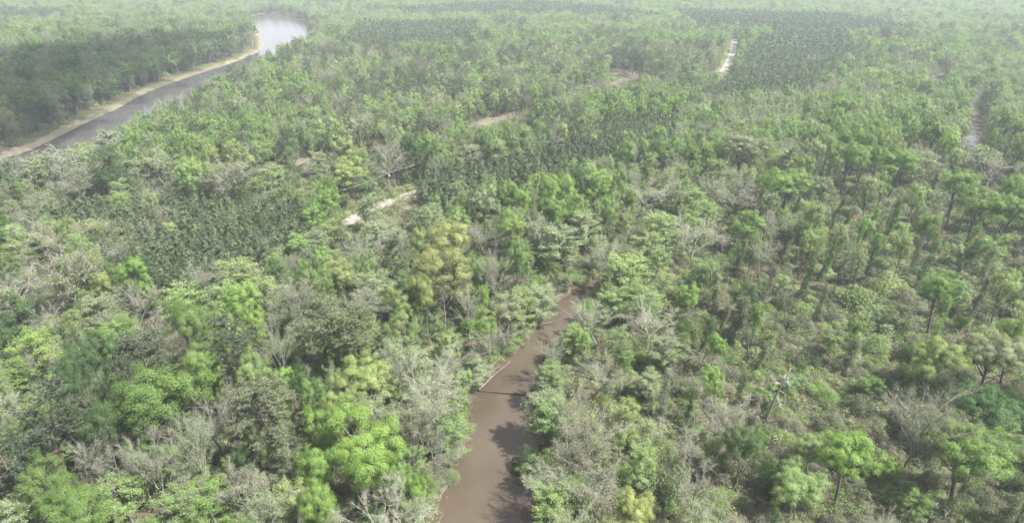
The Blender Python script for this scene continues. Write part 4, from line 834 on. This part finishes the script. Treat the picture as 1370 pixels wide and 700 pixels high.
# a real cloud above and outside the picture: its shade darkens the far bank of the river
def cloud(cx, cy_, z, lobes, seed):
    rg = np.random.default_rng(seed); mb = MB(); nu, nv = 26, 14
    for (ox, oy, rx, ry) in lobes:
        u = np.linspace(0, 2 * np.pi, nu, endpoint=False); v = np.linspace(.02, np.pi - .02, nv); U, Vv = np.meshgrid(u, v)
        r = 1 + .10 * np.sin(U * 5 + ox) * np.sin(Vv * 4) + .07 * np.sin(U * 9 + oy) + .04 * rg.normal(0, 1, U.shape)
        pts = np.stack([cx + ox + rx * r * np.cos(U) * np.sin(Vv), cy_ + oy + ry * r * np.sin(U) * np.sin(Vv), z + 30 * r * np.cos(Vv)], -1).reshape(-1, 3)
        i = np.arange(nv - 1)[:, None] * nu; j = np.arange(nu)[None]; j2 = (j + 1) % nu; mb.add(pts, np.stack([i + j, i + nu + j, i + nu + j2, i + j2], -1).reshape(-1, 4), 0, .5)
    m = noise_diffuse('cloud_white', [(.3, (.78, .78, .8)), (.7, (.86, .86, .87))], .01, 3); n = m.node_tree.nodes; l = m.node_tree.links; out = [q for q in n if q.type == 'OUTPUT_MATERIAL'][0]; src = out.inputs[0].links[0].from_socket; tp = n.new('ShaderNodeBsdfTransparent'); ms = n.new('ShaderNodeMixShader'); ms.inputs[0].default_value = .26; l.new(tp.outputs[0], ms.inputs[1]); l.new(src, ms.inputs[2]); l.new(ms.outputs[0], out.inputs[0])
    me = mb.mesh('cloud', [m])
    return link_mesh('cloud', me, kind='structure')
zc_ = 330.; k_ = zc_ / math.tan(R(SUN_EL)); sx_, sy_ = math.sin(R(SUN_AZ)) * k_, math.cos(R(SUN_AZ)) * k_
def over(px, py): x, y = G(px, py, 12); return x + sx_, y + sy_
c0 = over(110, 100)
lob = []
for px, py, rx, ry in ((-10, 118, 55, 40), (6, 140, 45, 32), (-60, 150, 60, 36), (-130, 160, 80, 45), (40, 126, 40, 22), (100, 108, 45, 22), (160, 90, 45, 20), (50, 100, 60, 42), (100, 88, 60, 42), (150, 74, 70, 42), (205, 62, 60, 40), (100, 72, 90, 55), (20, 82, 110, 65), (-70, 112, 90, 60), (255, 50, 50, 38), (190, 56, 80, 45)):
    x, y = over(px, py); lob.append((x - c0[0], y - c0[1], rx, ry))
cloud(c0[0], c0[1], zc_, lob, 4)

def haze_box():
    x0, x1, y0, y1, z0, z1 = -6600, 6600, -420, 6300, -4.2, 96.
    me = bpy.data.meshes.new('haze'); v = [(x, y, z) for z in (z0, z1) for y in (y0, y1) for x in (x0, x1)]
    me.from_pydata(v, [], [(0, 2, 3, 1), (4, 5, 7, 6), (0, 1, 5, 4), (2, 6, 7, 3), (0, 4, 6, 2), (1, 3, 7, 5)]); me.update()
    m = bpy.data.materials.new('haze_air'); m.use_nodes = True; n = m.node_tree.nodes; n.clear(); out = n.new('ShaderNodeOutputMaterial'); pv = n.new('ShaderNodeVolumePrincipled')
    pv.inputs['Color'].default_value = (.80, .90, 1.0, 1); pv.inputs['Density'].default_value = HAZE; pv.inputs['Anisotropy'].default_value = .1
    m.node_tree.links.new(pv.outputs[0], out.inputs['Volume']); me.materials.append(m); return link_mesh('haze', me, kind='stuff')
haze_box()
